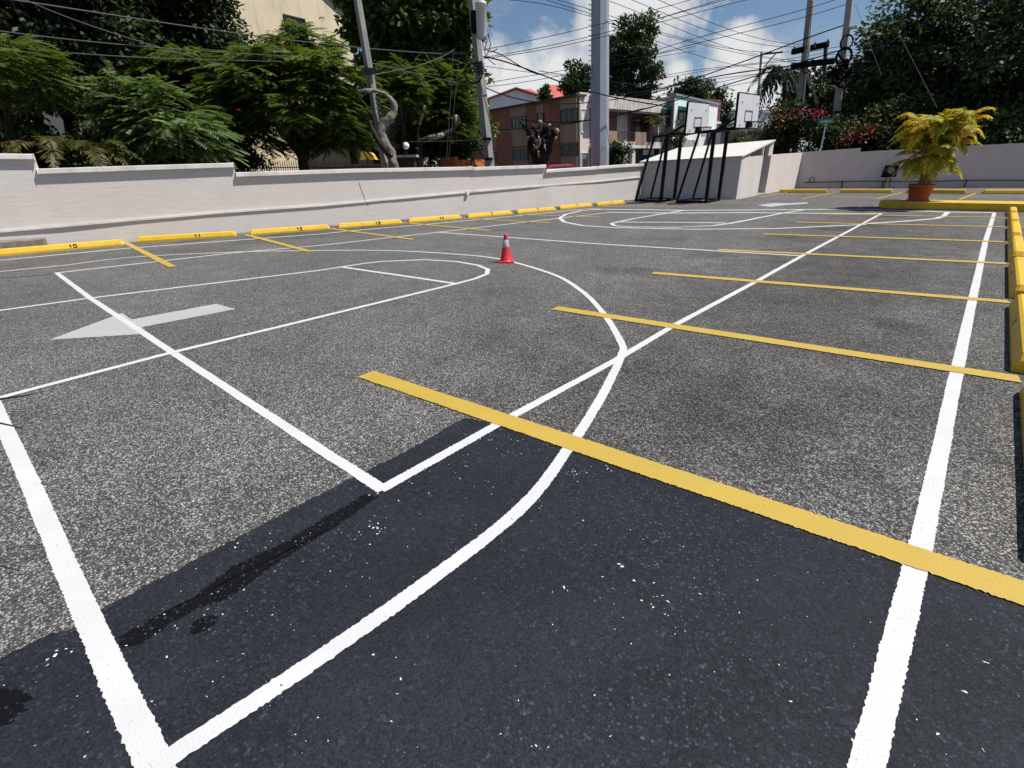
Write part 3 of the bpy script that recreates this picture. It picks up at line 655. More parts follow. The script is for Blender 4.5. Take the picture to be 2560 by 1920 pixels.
bwseg(np.array([-2.0, 32.9, c1[2]]), c2, 'wall_panel'); bwseg(d1, d2, 'wall_panel'); bwseg(d2, np.array([22, bwl(22), d3[2] + .3]), 'wall_panel')
for a_, b_2, nm in ((np.array([-2.0, 32.9, c1[2]]), c2, 'coping'), (d1, d2, 'coping'), (d2, np.array([22, bwl(22), d3[2] + .3]), 'coping')):
    mb = MB(); o_ = np.array([.01, -.03, 0]); k_ = np.array([-.08, .24, 0]); u_ = np.array([0, 0, .05])
    mb.hexa([a_ + o_, b_2 + o_, b_2 + k_, a_ + k_, a_ + o_ + u_, b_2 + o_ + u_, b_2 + k_ + u_, a_ + k_ + u_]); mb.build(nm, M['coping'], bw)
# pipe along the wall foot
pp = thing('wall_pipe', 'dark thin pipe running along the foot of the back wall', 'pipe')
mb = MB(); pts_ = [np.array([x, bwl(x) - .12, .33 + .02 * math.sin(x * 1.3)]) for x in np.linspace(-1.6, 13, 24)]; mb.tube(pts_, .022, 6); mb.build('pipe_run', M['rust'], pp)
for x in (.2, 2.0, 3.5, 5.4, 9.0): MB().box((x, bwl(x) - .12, .2), (.05, .05, .36)).build('pipe_bracket', M['rust'], pp)
cl = MB(); cl.torus((-1.25, bwl(-1.25) - .1, .45), .13, .014, (0, 1, 0), 16, 5); o = cl.build('hanging_hose', M['cable']); tag(o, 'thin dark hose loop hanging at the corner of the back wall', 'hose')
q = bwx(*zz(2100, 380, .20796)(620, 225)); fl = thing('wall_floodlight', 'dark square floodlight on a stand against the back wall left of the palm', 'floodlight', None, (q[0], q[1] - .4, 0))
hz = q[2]
bevel(MB().hexa([(-.36, -.08, hz - .32), (.3, -.12, hz - .30), (.3, .1, hz - .3), (-.36, .1, hz - .32), (-.28, -.16, hz + .28), (.34, -.2, hz + .3), (.34, .06, hz + .3), (-.28, .06, hz + .28)]).build('lamp_housing', M['black'], fl), .05)
MB().lathe((0, 0, 0), [(.001, 0), (.16, 0)], 12).build('lens', M['greymark'], fl).matrix_local = Matrix.Translation((.05, -.17, hz + .02)) @ Matrix.Rotation(math.pi / 2, 4, 'X')
for x in (-.12, .12): MB().tube([(x, 0, 0), (x * .7, 0, hz - .25)], .02, 5).build('stand_leg', M['black'], fl)

# ------------------------------------------------------------------ island kerb with potted palm
kb = thing('island_kerb', 'long yellow painted concrete island kerb carrying the potted palm', 'kerb')
pl = [(4.25, 19.75), (4.0, 19.85), (3.84, 20.1), (3.82, 20.5), (3.95, 20.75), (4.25, 20.85), (14, 21.6), (14, 20.75)]
o = prism(pl, 0, .23, 'kerb_block', M['stop'], kb); bevel(o, .03, 3)
pt = thing('potted_palm', 'yellowing areca palm in a terracotta pot on the island kerb', 'potted plant', None, (4.82, 20.3, .233))
MB().lathe((0, 0, 0), [(.001, 0.0), (.30, 0), (.31, .035), (.26, .04), (.26, .05), (.335, .42), (.355, .42), (.365, .50), (.335, .50), (.325, .44), (.001, .43)], 28).build('pot', M['terracotta'], pt, True)
MB().lathe((0, 0, 0), [(.32, .445), (.15, .46), (.001, .455)], 20).build('potting_soil', M['soil'], pt)
def leafset(name, P, T, Nn, L, Wd, mat, parent=None, shade=None, kind=None):
    P = np.asarray(P, float); T = np.asarray(T, float); T = T / (np.linalg.norm(T, axis=1)[:, None] + 1e-9)
    Nn = np.asarray(Nn, float); S = np.cross(T, Nn); S = S / (np.linalg.norm(S, axis=1)[:, None] + 1e-9)
    n = len(P); L = np.broadcast_to(L, (n,))[:, None]; Wd = np.broadcast_to(Wd, (n,))[:, None]
    up = np.cross(S, T)
    v = np.empty((n, 4, 3)); v[:, 0] = P; v[:, 1] = P + T * L * .45 + S * Wd * .5 - up * L * .05; v[:, 2] = P + T * L - up * L * .12; v[:, 3] = P + T * L * .45 - S * Wd * .5 - up * L * .05
    me = bpy.data.meshes.new(name); me.vertices.add(n * 4); me.vertices.foreach_set('co', v.ravel())
    me.loops.add(n * 4); me.loops.foreach_set('vertex_index', np.arange(n * 4)); me.polygons.add(n)
    me.polygons.foreach_set('loop_start', np.arange(n) * 4); me.polygons.foreach_set('loop_total', np.full(n, 4))
    me.update(calc_edges=True)
    at = me.attributes.new('shade', 'FLOAT', 'FACE'); at.data.foreach_set('value', (rng.random(n) if shade is None else np.broadcast_to(shade, (n,))).astype(np.float32))
    o = put(name, me, mat, parent)
    if kind: o['kind'] = kind
    return o
def frond_pts(base, az, L, rise, droop, n=22):
    s = np.linspace(0, 1, n); h = np.array([math.cos(az), math.sin(az), 0])
    return np.array([np.array(base) + h * L * (q ** 1.1) + np.array([0, 0, rise * L * q - droop * L * q ** 2.6]) for q in s])
def palm_frond(parent, base, az, L, rise, droop, leafL, leafW, mat, stem, name='frond', nl=34, tone=None, hang=.35):
    sp = frond_pts(base, az, L, rise, droop, nl); T = np.gradient(sp, axis=0); T /= np.linalg.norm(T, axis=1)[:, None]
    side = np.cross(T, [0, 0, 1.]); side /= np.linalg.norm(side, axis=1)[:, None] + 1e-9
    k = np.arange(nl) >= nl * .22; P = np.concatenate([sp[k], sp[k]]); q = np.linspace(0, 1, nl)[k]
    ll = leafL * (np.sin(np.clip(q * 1.05, 0, 1) * math.pi * .9 + .25) * .75 + .3); ll = np.concatenate([ll, ll]) * rng.uniform(.85, 1.15, 2 * k.sum())
    dv = np.concatenate([side[k] * .8 + T[k] * .62, -side[k] * .8 + T[k] * .62]) + np.array([0, 0, -hang * .3]) + rng.normal(0, .13, (2 * k.sum(), 3))
    nn = np.concatenate([np.cross(side[k], T[k]), np.cross(side[k], T[k])]) + rng.normal(0, .2, (2 * k.sum(), 3))
    t0 = rng.uniform(0, 1) if tone is None else tone
    o = leafset(name, P, dv, nn, ll, leafW, mat, parent, np.clip(t0 + rng.normal(0, .18, len(P)), 0, 1))
    MB().tube(sp[::3], np.linspace(.014, .004, len(sp[::3])), 5).build('frond_rib', stem, o)
    return o
stems = []
for i in range(10):
    a = 2 * math.pi * i / 10 + .3; r0 = rng.uniform(.03, .2); hgt = 1.45 - r0 * 2.2 + rng.uniform(-.1, .1)
    b0 = np.array([r0 * math.cos(a), r0 * math.sin(a), .44]); b1 = b0 + np.array([math.cos(a) * .2, math.sin(a) * .2, hgt])
    MB().tube([b0, (b0 + b1) / 2 + np.array([0, 0, .03]), b1], [.03, .024, .016], 6).build('stem', M['stem_areca'], pt); stems.append((b0, b1, a))
for j in range(112):
    b0, b1, a = stems[j % 10]; q = rng.uniform(.38, 1.0) if j > 50 else 1.0
    base = b0 + (b1 - b0) * q; az = j * 2.39996 + rng.normal(0, .25); L = rng.uniform(.7, 1.0)
    palm_frond(pt, base, az, L, (rng.uniform(1.2, 2.1) if j <= 50 else rng.uniform(.8, 1.4)) if q > .6 else rng.uniform(.5, 1.0), rng.uniform(.8, 1.5) if j <= 50 else rng.uniform(.7, 1.2), .36, .056, M['leaf_areca'], M['stem_areca'], nl=30, tone=np.clip((q - .25) / .75 * .5 + rng.normal(.25, .22), 0, 1), hang=.9)

# ------------------------------------------------------------------ vegetation generator
def unit(v): return v / (np.linalg.norm(v, axis=-1, keepdims=True) + 1e-9)
def crown_points(c, rad3, nclump, per, rc, bottom=-.75, hollow=.45):
    c = np.array(c, float); rad3 = np.array(rad3, float); P, O, TN = [], [], []
    for _ in range(nclump):
        while True:
            d = unit(rng.normal(size=3)); 
            if d[2] > bottom: break
        f_ = rng.uniform(hollow, 1.0) ** .6
        cc = c + d * rad3 * f_; r = rc * rng.uniform(.6, 1.35)
        q = unit(rng.normal(size=(per, 3))) * (rng.random((per, 1)) ** .45) * np.array([r, r, r * .62])
        P.append(cc + q); O.append(np.tile(d, (per, 1)) * .6 + q / r * .7); TN.append(np.full(per, rng.beta(1.6, 2.2)))
    crown_points.tone = np.concatenate(TN)
    return np.concatenate(P), np.concatenate(O)
def tree(name, label, cat, base, crown, rad3, mat, nclump=70, per=140, rc=.9, leaf=(.2, .1), trunk_r=.2, bark='barkdark', group=None, bottom=-.6, kind='broad', trunk=None, hollow=.4, extra=None, nlimb=7):
    root = thing(name, label, cat, group, tuple(base)); base = np.array(base, float); crown = np.array(crown, float)
    tp = trunk if trunk is not None else [base, base + (crown - base) * .45 + np.array([rng.normal(0, .15), rng.normal(0, .15), 0]), crown + np.array([0, 0, rad3[2] * .1])]
    tp = [np.array(q) - base for q in tp]
    MB().tube(catmull(tp, .5), np.linspace(trunk_r, trunk_r * .3, len(catmull(tp, .5))), 9).build('trunk', M[bark], root, True)
    lm = MB(); cl_ = crown - base
    for k in range(nlimb):
        d = unit(rng.normal(size=3)); d[2] = abs(d[2]) * .5; s0 = tp[len(tp) // 2] + (tp[-1] - tp[len(tp) // 2]) * rng.uniform(0, .8)
        e = cl_ + d * np.array(rad3) * .8; md = (s0 + e) / 2 + np.array([0, 0, .12 * rad3[2]]); lm.tube([s0, md, e], [trunk_r * .42, trunk_r * .25, trunk_r * .08], 6)
    lm.build('limbs', M[bark], root, True)
    P, O = crown_points(cl_, rad3, nclump, per, rc, bottom, hollow); tn = crown_points.tone
    if extra:
        for (ec, er, en) in extra:
            P2, O2 = crown_points(np.array(ec) - base, er, en, per, rc, bottom, .2); P = np.concatenate([P, P2]); O = np.concatenate([O, O2]); tn = np.concatenate([tn, crown_points.tone])
    n = len(P)
    if kind == 'broad':
        T = unit(O + rng.normal(0, .9, (n, 3)) + np.array([0, 0, -.25])); Nn = unit(np.array([0, 0, 1.]) + O * .5 + rng.normal(0, .55, (n, 3)))
        leafset('crown', P, T, Nn, rng.uniform(.7, 1.3, n) * leaf[0], rng.uniform(.7, 1.3, n) * leaf[1], M[mat], root, np.clip(tn * .75 + rng.normal(.08, .16, n), 0, 1))
    else:   # feathery: each point carries a pinnate spray
        hz_ = O.copy(); hz_[:, 2] *= .25; D_ = unit(hz_ + rng.normal(0, .5, (n, 3)) * np.array([1, 1, .3])); D_[:, 2] -= .12; D_ = unit(D_)
        U_ = unit(np.array([0, 0, 1.]) + rng.normal(0, .22, (n, 3))); S_ = unit(np.cross(D_, U_)); m_ = 9; LL = leaf[0]; Ps, Ts, Ns, Ss = [], [], [], []
        sh_ = np.clip(tn * .7 + rng.normal(.15, .15, n), 0, 1)
        for k in range(m_):
            q = (k + .6) / m_; pos = P + D_ * LL * q - U_ * (LL * .22 * q * q)
            for s_ in (-1, 1):
                Ps.append(pos); Ts.append(S_ * s_ + D_ * .5 - U_ * .12); Ns.append(U_ + rng.normal(0, .12, (n, 3))); Ss.append(np.clip(sh_ + rng.normal(0, .08, n), 0, 1))
        wl = leaf[1]; leafset('crown', np.concatenate(Ps), np.concatenate(Ts), np.concatenate(Ns), wl, wl * .36, M[mat], root, np.concatenate(Ss))
    return root
def gr(x, d): p = DD(x, 360, d); return np.array([p[0], p[1], 0.])
def pxm(d): return K / FPX * d       # metres per full-view pixel at distance (approx.)

# --- trees behind the left wall
def tr_at(name, label, x, y, rx, ry, d, basex, mat, **kw):
    c = DD(x, y, d); s = pxm(d) * 1.02
    return tree(name, label, 'tree', gr(basex, d), c, (rx * s, rx * s * .8, ry * s), mat, **kw)
tr_at('evergreen_tree', 'tall dark tree filling the upper left corner of the photo', 110, 20, 230, 210, 29, 150, 'leaf_dark', nclump=230, per=300, rc=1.2, leaf=(.24, .13), trunk_r=.35, hollow=.15, bottom=-.98)
tr_at('evergreen_tree', 'tall dark tree just left of the cream house corner', 355, 40, 124, 210, 28, 390, 'leaf_dark', nclump=170, per=300, rc=1.1, leaf=(.23, .125), trunk_r=.32, hollow=.15, bottom=-.98)
tr_at('almond_tree', 'large broad leaved tree with bright green leaves behind the leaning concrete pole', 888, 40, 108, 190, 30, 900, 'leaf_almond', nclump=230, per=120, rc=.75, leaf=(.34, .22), trunk_r=.3, hollow=.2, bottom=-.98,
      extra=[(DD(985, 235, 29.5), (1.7, 1.4, 2.6), 50), (DD(955, 30, 29), (1.9, 1.5, 2.5), 40), (DD(880, 250, 31), (2.4, 1.4, 2.2), 50), (DD(785, 60, 31), (.6, .8, 1.8), 14)])
tr_at('flamboyant_tree', 'spreading feathery tree with a few red flowers above the cream wall', 640, 215, 156, 80, 22.8, 655, 'leaf_poin', nclump=140, per=24, rc=.55, leaf=(.58, .19), trunk_r=.27, hollow=.3, bottom=-.6, kind='pinnate',
      extra=[(DD(400, 150, 24), (1.5, 1.1, .45), 16), (DD(640, 90, 24), (1.5, 1.1, .55), 9), (DD(715, 300, 22.5), (1.3, 1.0, .55), 16), (DD(530, 280, 22.8), (1.1, 1.0, .9), 14)])
flb = bpy.data.objects['flamboyant_tree']
for (x, y) in [(625, 213), (697, 40), (518, 237), (610, 95)]:
    c = DD(x, y, 20.3) - np.array(flb.location); n = 10; P = c + rng.normal(0, .04, (n, 3)); leafset('flower_cluster', P, rng.normal(size=(n, 3)), rng.normal(size=(n, 3)), .06, .05, M['flower_poin'], flb, kind='stuff')
for (nm, lb, x, y, rx, ry, d, bx_, mt_, nc, lf) in [
    ('young_tree', 'light green feathery young tree rising left of the flamboyant tree', 350, 272, 95, 62, 18.8, 345, 'leaf_light', 44, (.5, .16)),
    ('young_tree', 'feathery green tree at the left edge in front of the cream house', 15, 150, 85, 40, 18.2, -60, 'leaf_poin', 14, (.55, .17)),
    ('young_tree', 'small pale green feathery sapling above the wall step', 238, 245, 36, 62, 18.6, 238, 'leaf_light', 20, (.42, .13)),
    ('young_tree', 'feathery tree with drooping branches right of the twisted trunk', 950, 235, 72, 72, 26.5, 905, 'leaf_poin', 60, (.55, .17)),
    ('young_tree', 'bright green feathery spray just right of the leaning concrete pole', 872, 195, 36, 44, 23.5, 860, 'leaf_poin', 22, (.5, .16))]:
    tr_at(nm, lb, x, y, rx, ry, d, bx_, mt_, nclump=nc, per=24, rc=.5, leaf=lf, trunk_r=.09, hollow=.2, bottom=-.9, kind='pinnate', bark='barkdark', nlimb=6)
def shrub(name, label, x, y, rx, ry, d, mat, nclump=30, per=90, rc=.35, leaf=(.13, .07), cat='shrub', group=None, flower=None):
    c = DD(x, y, d); s = pxm(d); b = gr(x, d); root = thing(name, label, cat, group, tuple(b))
    MB().tube([(0, 0, 0), (.05, 0, (c[2]) * .6), tuple(c - b)], [.07, .05, .02], 6).build('stem', M['barkdark'], root)
    P, O = crown_points(c - b, (rx * s, rx * s * .7, ry * s), nclump, per, rc, -.95, .15); n = len(P)
    T = unit(O + rng.normal(0, .9, (n, 3))); Nn = unit(np.array([0, 0, 1.]) + O * .5 + rng.normal(0, .5, (n, 3)))
    leafset('foliage', P, T, Nn, rng.uniform(.7, 1.3, n) * leaf[0], rng.uniform(.7, 1.3, n) * leaf[1], M[mat], root, rng.beta(2, 3, n))
    if flower:
        for (fx, fy, fr, fm, fn) in flower:
            fc = DD(fx, fy, d - rx * s * .6) - b; fn = int(fn * .6); P = fc + rng.normal(0, 1, (fn, 3)) * np.array([fr * s, fr * s, fr * s * .6]) * .5
            leafset('flower_cluster', P, rng.normal(size=(fn, 3)), rng.normal(size=(fn, 3)), .13, .11, M[fm], root, kind='stuff')
    return root
shrub('shrub', 'dark shrub at the foot of the trees above the wall step', 300, 330, 120, 40, 20, 'leaf_dark', 40, 100, .5, (.16, .09))
shrub('shrub', 'dark shrub on the verge left of the flamboyant trunk', 510, 325, 60, 40, 23, 'leaf_dark', 26, 90, .5, (.16, .09))
shrub('shrub', 'dark hedge right of the twisted trunk behind the globe lamp', 930, 300, 110, 60, 27.5, 'leaf_dark', 60, 110, .7, (.18, .1))
shrub('shrub', 'low dark shrub left of the cream house behind the fence', 420, 280, 130, 90, 27, 'leaf_dark', 70, 110, .8, (.2, .11))
shrub('shrub', 'dark shrub below the left edge tree', 60, 338, 110, 26, 19.5, 'leaf_far', 40, 90, .5, (.16, .09))
def palm(name, label, x, y, d, L, mat, nf=14, base=None, trunk_r=.16, leafL=.5, leafW=.05, rise=(.2, .9), droop=(.6, 1.3), cat='palm', rib='leaf_palm', hang=.35, toneb=None, nl=30):
    c = DD(x, y, d); b = gr(x if base is None else base, d); root = thing(name, label, cat, None, tuple(b)); c = c - b
    MB().tube([(0, 0, 0), tuple(c * np.array([.5, .5, .5])), tuple(c)], [trunk_r * 1.2, trunk_r, trunk_r * .8], 9).build('trunk', M['bark'], root, True)
    for k in range(nf):
        az = 2 * math.pi * k / nf + rng.normal(0, .2)
        palm_frond(root, c, az, L * rng.uniform(.8, 1.1), rng.uniform(*rise), rng.uniform(*droop), leafL, leafW, M[mat], M['barkdark'], nl=nl, tone=toneb if toneb is not None else rng.random(), hang=hang)
    return root
palm('small_palm', 'yellowish fern like palm above the wall step at far left', 205, 335, 17.6, 1.0, 'leaf_olive', 16, None, .07, .35, .05, (.4, 1.0), (.5, 1.1), nl=24)
palm('small_palm', 'olive green fern like palm at far left behind the wall', 110, 330, 17.4, 1.1, 'leaf_olive', 16, None, .07, .35, .05, (.4, 1.0), (.5, 1.1), nl=24)

# twisted pale trunk in front of the pole
tw = thing('twisted_tree', 'twisted grey trunk with a bent bare limb beside the leaning concrete pole', 'tree', None, tuple(gr(832, 19.6))); o_ = np.array(tw.location)
P = [gr(850, 19.6)] + [DD(x, y, 19.6) for x, y in [(848, 350), (838, 322), (824, 295), (826, 276), (846, 250), (852, 228), (838, 208), (812, 197), (772, 197)]]
cm = catmull([q - o_ for q in P], .2); ra = np.interp(np.linspace(0, 1, len(cm)), [0, .25, .45, .62, .78, 1], [.15, .16, .175, .125, .075, .045]); rough(MB().tube(catmull(cm, .06), np.interp(np.linspace(0, 1, len(catmull(cm, .06))), np.linspace(0, 1, len(ra)), ra), 16).build('trunk', M['bark'], tw, True), .035, 9)
P = [DD(845, 340, 19.55), DD(815, 300, 19.5), DD(800, 270, 19.5), DD(803, 262, 19.5)]
MB().tube(catmull([q - o_ for q in P], .2), np.linspace(.12, .05, len(catmull(P, .2))), 12).build('limb', M['barkdark'], tw, True)
pr = thing('pruned_tree', 'dark trunk with pale sawn limb stubs right of the globe lamp', 'tree', None, tuple(gr(905, 24.6))); o_ = np.array(pr.location)
MB().tube(catmull([gr(905, 24.6) - o_, DD(906, 345, 24.6) - o_, DD(905, 318, 24.6) - o_], .3), .16, 9).build('trunk', M['barkdark'], pr, True)
for P, r in (([DD(905, 322, 24.6), DD(902, 290, 24.6), DD(908, 258, 24.6), DD(917, 232, 24.6)], .075), ([DD(906, 318, 24.6), DD(912, 304, 24.5), DD(955, 292, 24.4)], .11), ([DD(940, 297, 24.5), DD(975, 283, 24.6), DD(990, 262, 24.6), DD(986, 250, 24.6)], .085)):
    cm = catmull([q - o_ for q in P], .2); rough(MB().tube(cm, np.linspace(r * 1.1, r * .85, len(cm)), 9).build('limb_stub', M['barkdark'], pr, True), .012, 9); e_ = cm[-1] - cm[max(len(cm) - 4, 0)]; rough(MB().tube([cm[-1] - e_ * .9, cm[-1] - e_ * .4, cm[-1] + e_ * .1], [r * .98, r * 1.05, r * .8], 9).build('sawn_end', M['cutwood'], pr, True), .01, 9)
# pollarded stump tree
st = thing('pollarded_tree', 'heavily pruned dark stump tree with pale cut knobs in front of the terracotta house', 'tree', None, tuple(gr(1165, 28))); o_ = np.array(st.location)
P = [gr(1168, 28) - o_, DD(1167, 345, 28) - o_, DD(1165, 318, 28) - o_, DD(1166, 296, 28) - o_]; cm = catmull(P, .12)
rough(MB().tube(cm, np.interp(np.linspace(0, 1, len(cm)), [0, .5, .78, .9, 1], [.34, .37, .50, .52, .34]), 18).build('trunk', M['barkstump'], st, True), .10, 5)
stub_px = [(1158, 312, 1124, 263, .13), (1152, 318, 1140, 283, .2), (1157, 305, 1150, 272, .17), (1163, 300, 1158, 266, .15), (1168, 300, 1167, 262, .17), (1172, 300, 1176, 268, .16), (1176, 305, 1186, 270, .16), (1180, 312, 1196, 276, .2), (1184, 322, 1204, 280, .22), (1186, 330, 1200, 296, .2), (1150, 328, 1143, 300, .2), (1166, 315, 1162, 290, .22), (1176, 318, 1180, 294, .22), (1156, 322, 1152, 298, .2), (1170, 322, 1171, 300, .24)]
for (x, y, x2, y2, r) in stub_px:
    dd = rng.uniform(-.9, .4); a_, b_2 = DD(x, y, 28 + dd * .4) - o_, DD(x2, y2, 28 + dd) - o_; m1_, m2_ = a_ + (b_2 - a_) * .4 + rng.normal(0, .09, 3), a_ + (b_2 - a_) * .75 + rng.normal(0, .09, 3)
    cm = catmull([a_, m1_, m2_, b_2], .1); rough(MB().tube(cm, np.interp(np.linspace(0, 1, len(cm)), [0, .6, .85, 1], [r * .9, r * .52, r * .66, r * .4]), 9).build('limb_stub', M['barkstump'], st, True), .05, 8)
    if rng.random() < .35: e_ = unit(b_2 - m2_); rough(MB().tube([b_2 - e_ * .12, b_2, b_2 + e_ * .06], [r * .66, r * .62, r * .2], 8).build('cut_end', M['cutwood'], st, True), .03, 9)
for k in range(8):
    x, y = rng.uniform(1146, 1192), rng.uniform(285, 335); a_ = DD(x, y, 27.15) - o_; rough(MB().tube([a_, a_ + np.array([rng.normal(0, .04), 0, -.12]), a_ + np.array([rng.normal(0, .06), 0, -rng.uniform(.2, .4)])], [.03, .05, .01], 6).build('peeling_bark', M['cutwood'], st, True), .015, 9)
# --- right side and background trees
tr_at('mango_tree', 'huge dark tree filling the upper right corner', 2140, 125, 165, 150, 44, 2120, 'leaf_mango', nclump=230, per=150, rc=1.3, leaf=(.34, .17), trunk_r=.5, hollow=.15, bottom=-.95,
      extra=[(DD(1965, 100, 43), (2.6, 2, 1.7), 26), (DD(1940, 150, 43), (1.8, 2, 1.2), 16), (DD(2150, 260, 43), (5.0, 3, 2.0), 70), (DD(2060, 235, 43.5), (2.4, 2.5, 1.4), 26), (DD(2240, 100, 43), (4, 3, 4), 40)])
tr_at('street_tree', 'tall dark tree standing behind the steel pole and the stained house', 1362, 150, 66, 80, 62, 1370, 'leaf_far', nclump=110, per=110, rc=.9, leaf=(.4, .22), trunk_r=.4, hollow=.25, bottom=-.95, extra=[(DD(1340, 105, 61), (1.8, 1.5, 1.6), 16)])
tr_at('street_tree', 'small dark tree left of the steel pole behind the terracotta house', 1248, 178, 34, 32, 58, 1250, 'leaf_far', nclump=36, per=90, rc=.7, leaf=(.36, .2), trunk_r=.2, hollow=.2, bottom=-.9)
tr_at('street_tree', 'round dark treetop behind the white house with green awnings', 1498, 200, 40, 22, 75, 1500, 'leaf_far', nclump=50, per=90, rc=.9, leaf=(.42, .24), trunk_r=.3, hollow=.1, bottom=-.9)
tr_at('street_tree', 'dark tree between the two backboards', 1548, 245, 20, 40, 66, 1548, 'leaf_far', nclump=40, per=80, rc=.8, leaf=(.4, .22), trunk_r=.25, hollow=.1, bottom=-.9)
tr_at('street_tree', 'green feathery tree between the two right hand concrete poles', 1775, 215, 62, 40, 52, 1780, 'leaf_far', nclump=70, per=100, rc=.9, leaf=(.34, .18), trunk_r=.25, hollow=.1, bottom=-.95)
tr_at('street_tree', 'dense green tree just right of the rightmost concrete pole', 1860, 215, 50, 48, 48, 1870, 'leaf_far', nclump=70, per=100, rc=.8, leaf=(.32, .17), trunk_r=.25, hollow=.1, bottom=-.95)
palm('royal_palm', 'palm with drooping dark fronds left of the right hand poles', 1695, 158, 50, 3.0, 'leaf_palm', 15, 1702, .2, .9, .12, (.35, 1.0), (1.5, 2.6), hang=2.2, nl=40)
shrub('rooftop_shrub', 'shrub growing on the roof of the terracotta house', 1180, 205, 16, 14, 47, 'leaf_far', 14, 60, .35, (.25, .14))
shrub('bougainvillea', 'bougainvillea with magenta flowers left of the green street sign', 1725, 285, 62, 42, 38.5, 'leaf_bougain', 60, 120, .7, (.2, .12), 'shrub', None, [(1692, 248, 16, 'flower_pink', 60), (1722, 245, 14, 'flower_pink', 40), (1762, 245, 18, 'flower_pink', 80), (1775, 256, 12, 'flower_pink', 40), (1695, 275, 10, 'flower_red', 20), (1750, 300, 8, 'flower_pink', 16)])
shrub('bougainvillea', 'bougainvillea with salmon red flowers right of the rightmost concrete pole', 1880, 300, 75, 38, 38, 'leaf_bougain', 60, 120, .7, (.2, .12), 'shrub', None, [(1850, 292, 24, 'flower_red', 110), (1878, 282, 20, 'flower_red', 90), (1895, 290, 14, 'flower_red', 50), (1826, 302, 16, 'flower_red', 50)])
shrub('bougainvillea', 'dark bougainvillea with dull red flowers under the huge tree', 1955, 275, 60, 48, 38.3, 'leaf_bougain', 50, 120, .7, (.2, .12), 'shrub', None, [(1940, 255, 14, 'flower_red', 30), (1965, 262, 12, 'flower_red', 24)])
shrub('shrub', 'yellow green shrub behind the right hoop', 1670, 300, 42, 30, 40, 'leaf_olive', 34, 90, .5, (.2, .1))
shrub('shrub', 'dark shrub mass behind the wall right of the palm', 2120, 290, 110, 38, 40, 'leaf_mango', 60, 100, .8, (.24, .12))
shrub('shrub', 'green shrub in front of the brown doorway beside the steel pole', 1333, 335, 22, 26, 30, 'leaf_far', 26, 80, .4, (.16, .09))
shrub('shrub', 'pale green shrub left of the white house door', 1462, 300, 14, 30, 42, 'leaf_olive', 18, 60, .4, (.18, .09))
shrub('shrub', 'olive shrub between the hoop posts behind the shed', 1590, 312, 24, 18, 44, 'leaf_olive', 20, 60, .5, (.2, .1))

# ------------------------------------------------------------------ houses
def quadpt(A, B, zt, zb):           # face frame from plan points A->B with heights
    A = np.array(A, float); B = np.array(B, float)
    return lambda s, t, off=0.0: None
LEAN = np.array([-.030, -.027])
class Face:
    """vertical facade between plan points A and B (left to right as seen), outward normal towards the viewer"""
    def __init__(s, A, B, org=(0, 0)):
        s.A = np.array(A, float)[:2]; s.B = np.array(B, float)[:2]; d = s.B - s.A; s.L = np.linalg.norm(d); d /= s.L
        s.n = np.array([d[1], -d[0]])
        if s.n @ (CAM[:2] - s.A) < 0: s.n = -s.n
        s.o = np.array([org[0], org[1], 0.])
    def p(s, a, z, off=0.0):
        q = s.A + (s.B - s.A) * a + s.n * off + LEAN * z
        return np.array([q[0], q[1], z]) - s.o
    def locate(s, u, v):
        d = ray(u, v); e = s.B - s.A
        for _ in range(3): pass
        A = np.array([[d[0] - LEAN[0] * d[2], -e[0]], [d[1] - LEAN[1] * d[2], -e[1]]]); rhs = s.A - CAM[:2] + LEAN * CAM[2]
        t, a = np.linalg.solve(A, rhs); return a, CAM[2] + t * d[2]
    def slab(s, a0, a1, z0, z1, o0, o1, name, mat, parent):
        mb = MB(); mb.hexa([s.p(a0, z0, o1), s.p(a1, z0, o1), s.p(a1, z0, o0), s.p(a0, z0, o0), s.p(a0, z1, o1), s.p(a1, z1, o1), s.p(a1, z1, o0), s.p(a0, z1, o0)])
        return mb.build(name, mat, parent)
    def rect(s, u0, v0, u1, v1):
        um, vm = (u0 + u1) / 2, (v0 + v1) / 2
        a0, _ = s.locate(u0, vm); a1, _ = s.locate(u1, vm); _, zt = s.locate(um, v0); _, zb_ = s.locate(um, v1); return a0, a1, zb_, zt
    def window(s, r, parent, mat='glass', bars=0, louvre=False, frame='frame', depth=.1):
        a0, a1, z0, z1 = r; fr = .06 / s.L
        w = s.slab(a0, a1, z0, z1, -.05, .042, 'window', M[mat], parent)
        k = MB()
        for (b0, b1, y0, y1) in ((a0, a1, z1, z1 + .06), (a0, a1, z0 - .08, z0), (a0 - fr, a0, z0 - .08, z1 + .06), (a1, a1 + fr, z0 - .08, z1 + .06)):
            k.hexa([s.p(b0, y0, .1), s.p(b1, y0, .1), s.p(b1, y0, -.03), s.p(b0, y0, -.03), s.p(b0, y1, .1), s.p(b1, y1, .1), s.p(b1, y1, -.03), s.p(b0, y1, -.03)])
        k.build('window_frame', M[frame], w)
        if bars:
            for i in range(1, bars):
                b = a0 + (a1 - a0) * i / bars; s.slab(b - fr * .35, b + fr * .35, z0, z1, .0, .08, 'mullion', M[frame], w)
        if louvre:
            k = MB(); nl = max(4, int((z1 - z0) / .13))
            for i in range(nl):
                z = z0 + (z1 - z0) * (i + .5) / nl; k.hexa([s.p(a0, z - .05, .075), s.p(a1, z - .05, .075), s.p(a1, z - .02, .05), s.p(a0, z - .02, .05), s.p(a0, z - .03, .075), s.p(a1, z - .03, .075), s.p(a1, z + .02, .05), s.p(a0, z + .02, .05)])
            k.build('louvres', M['louvre'], w)
        return w
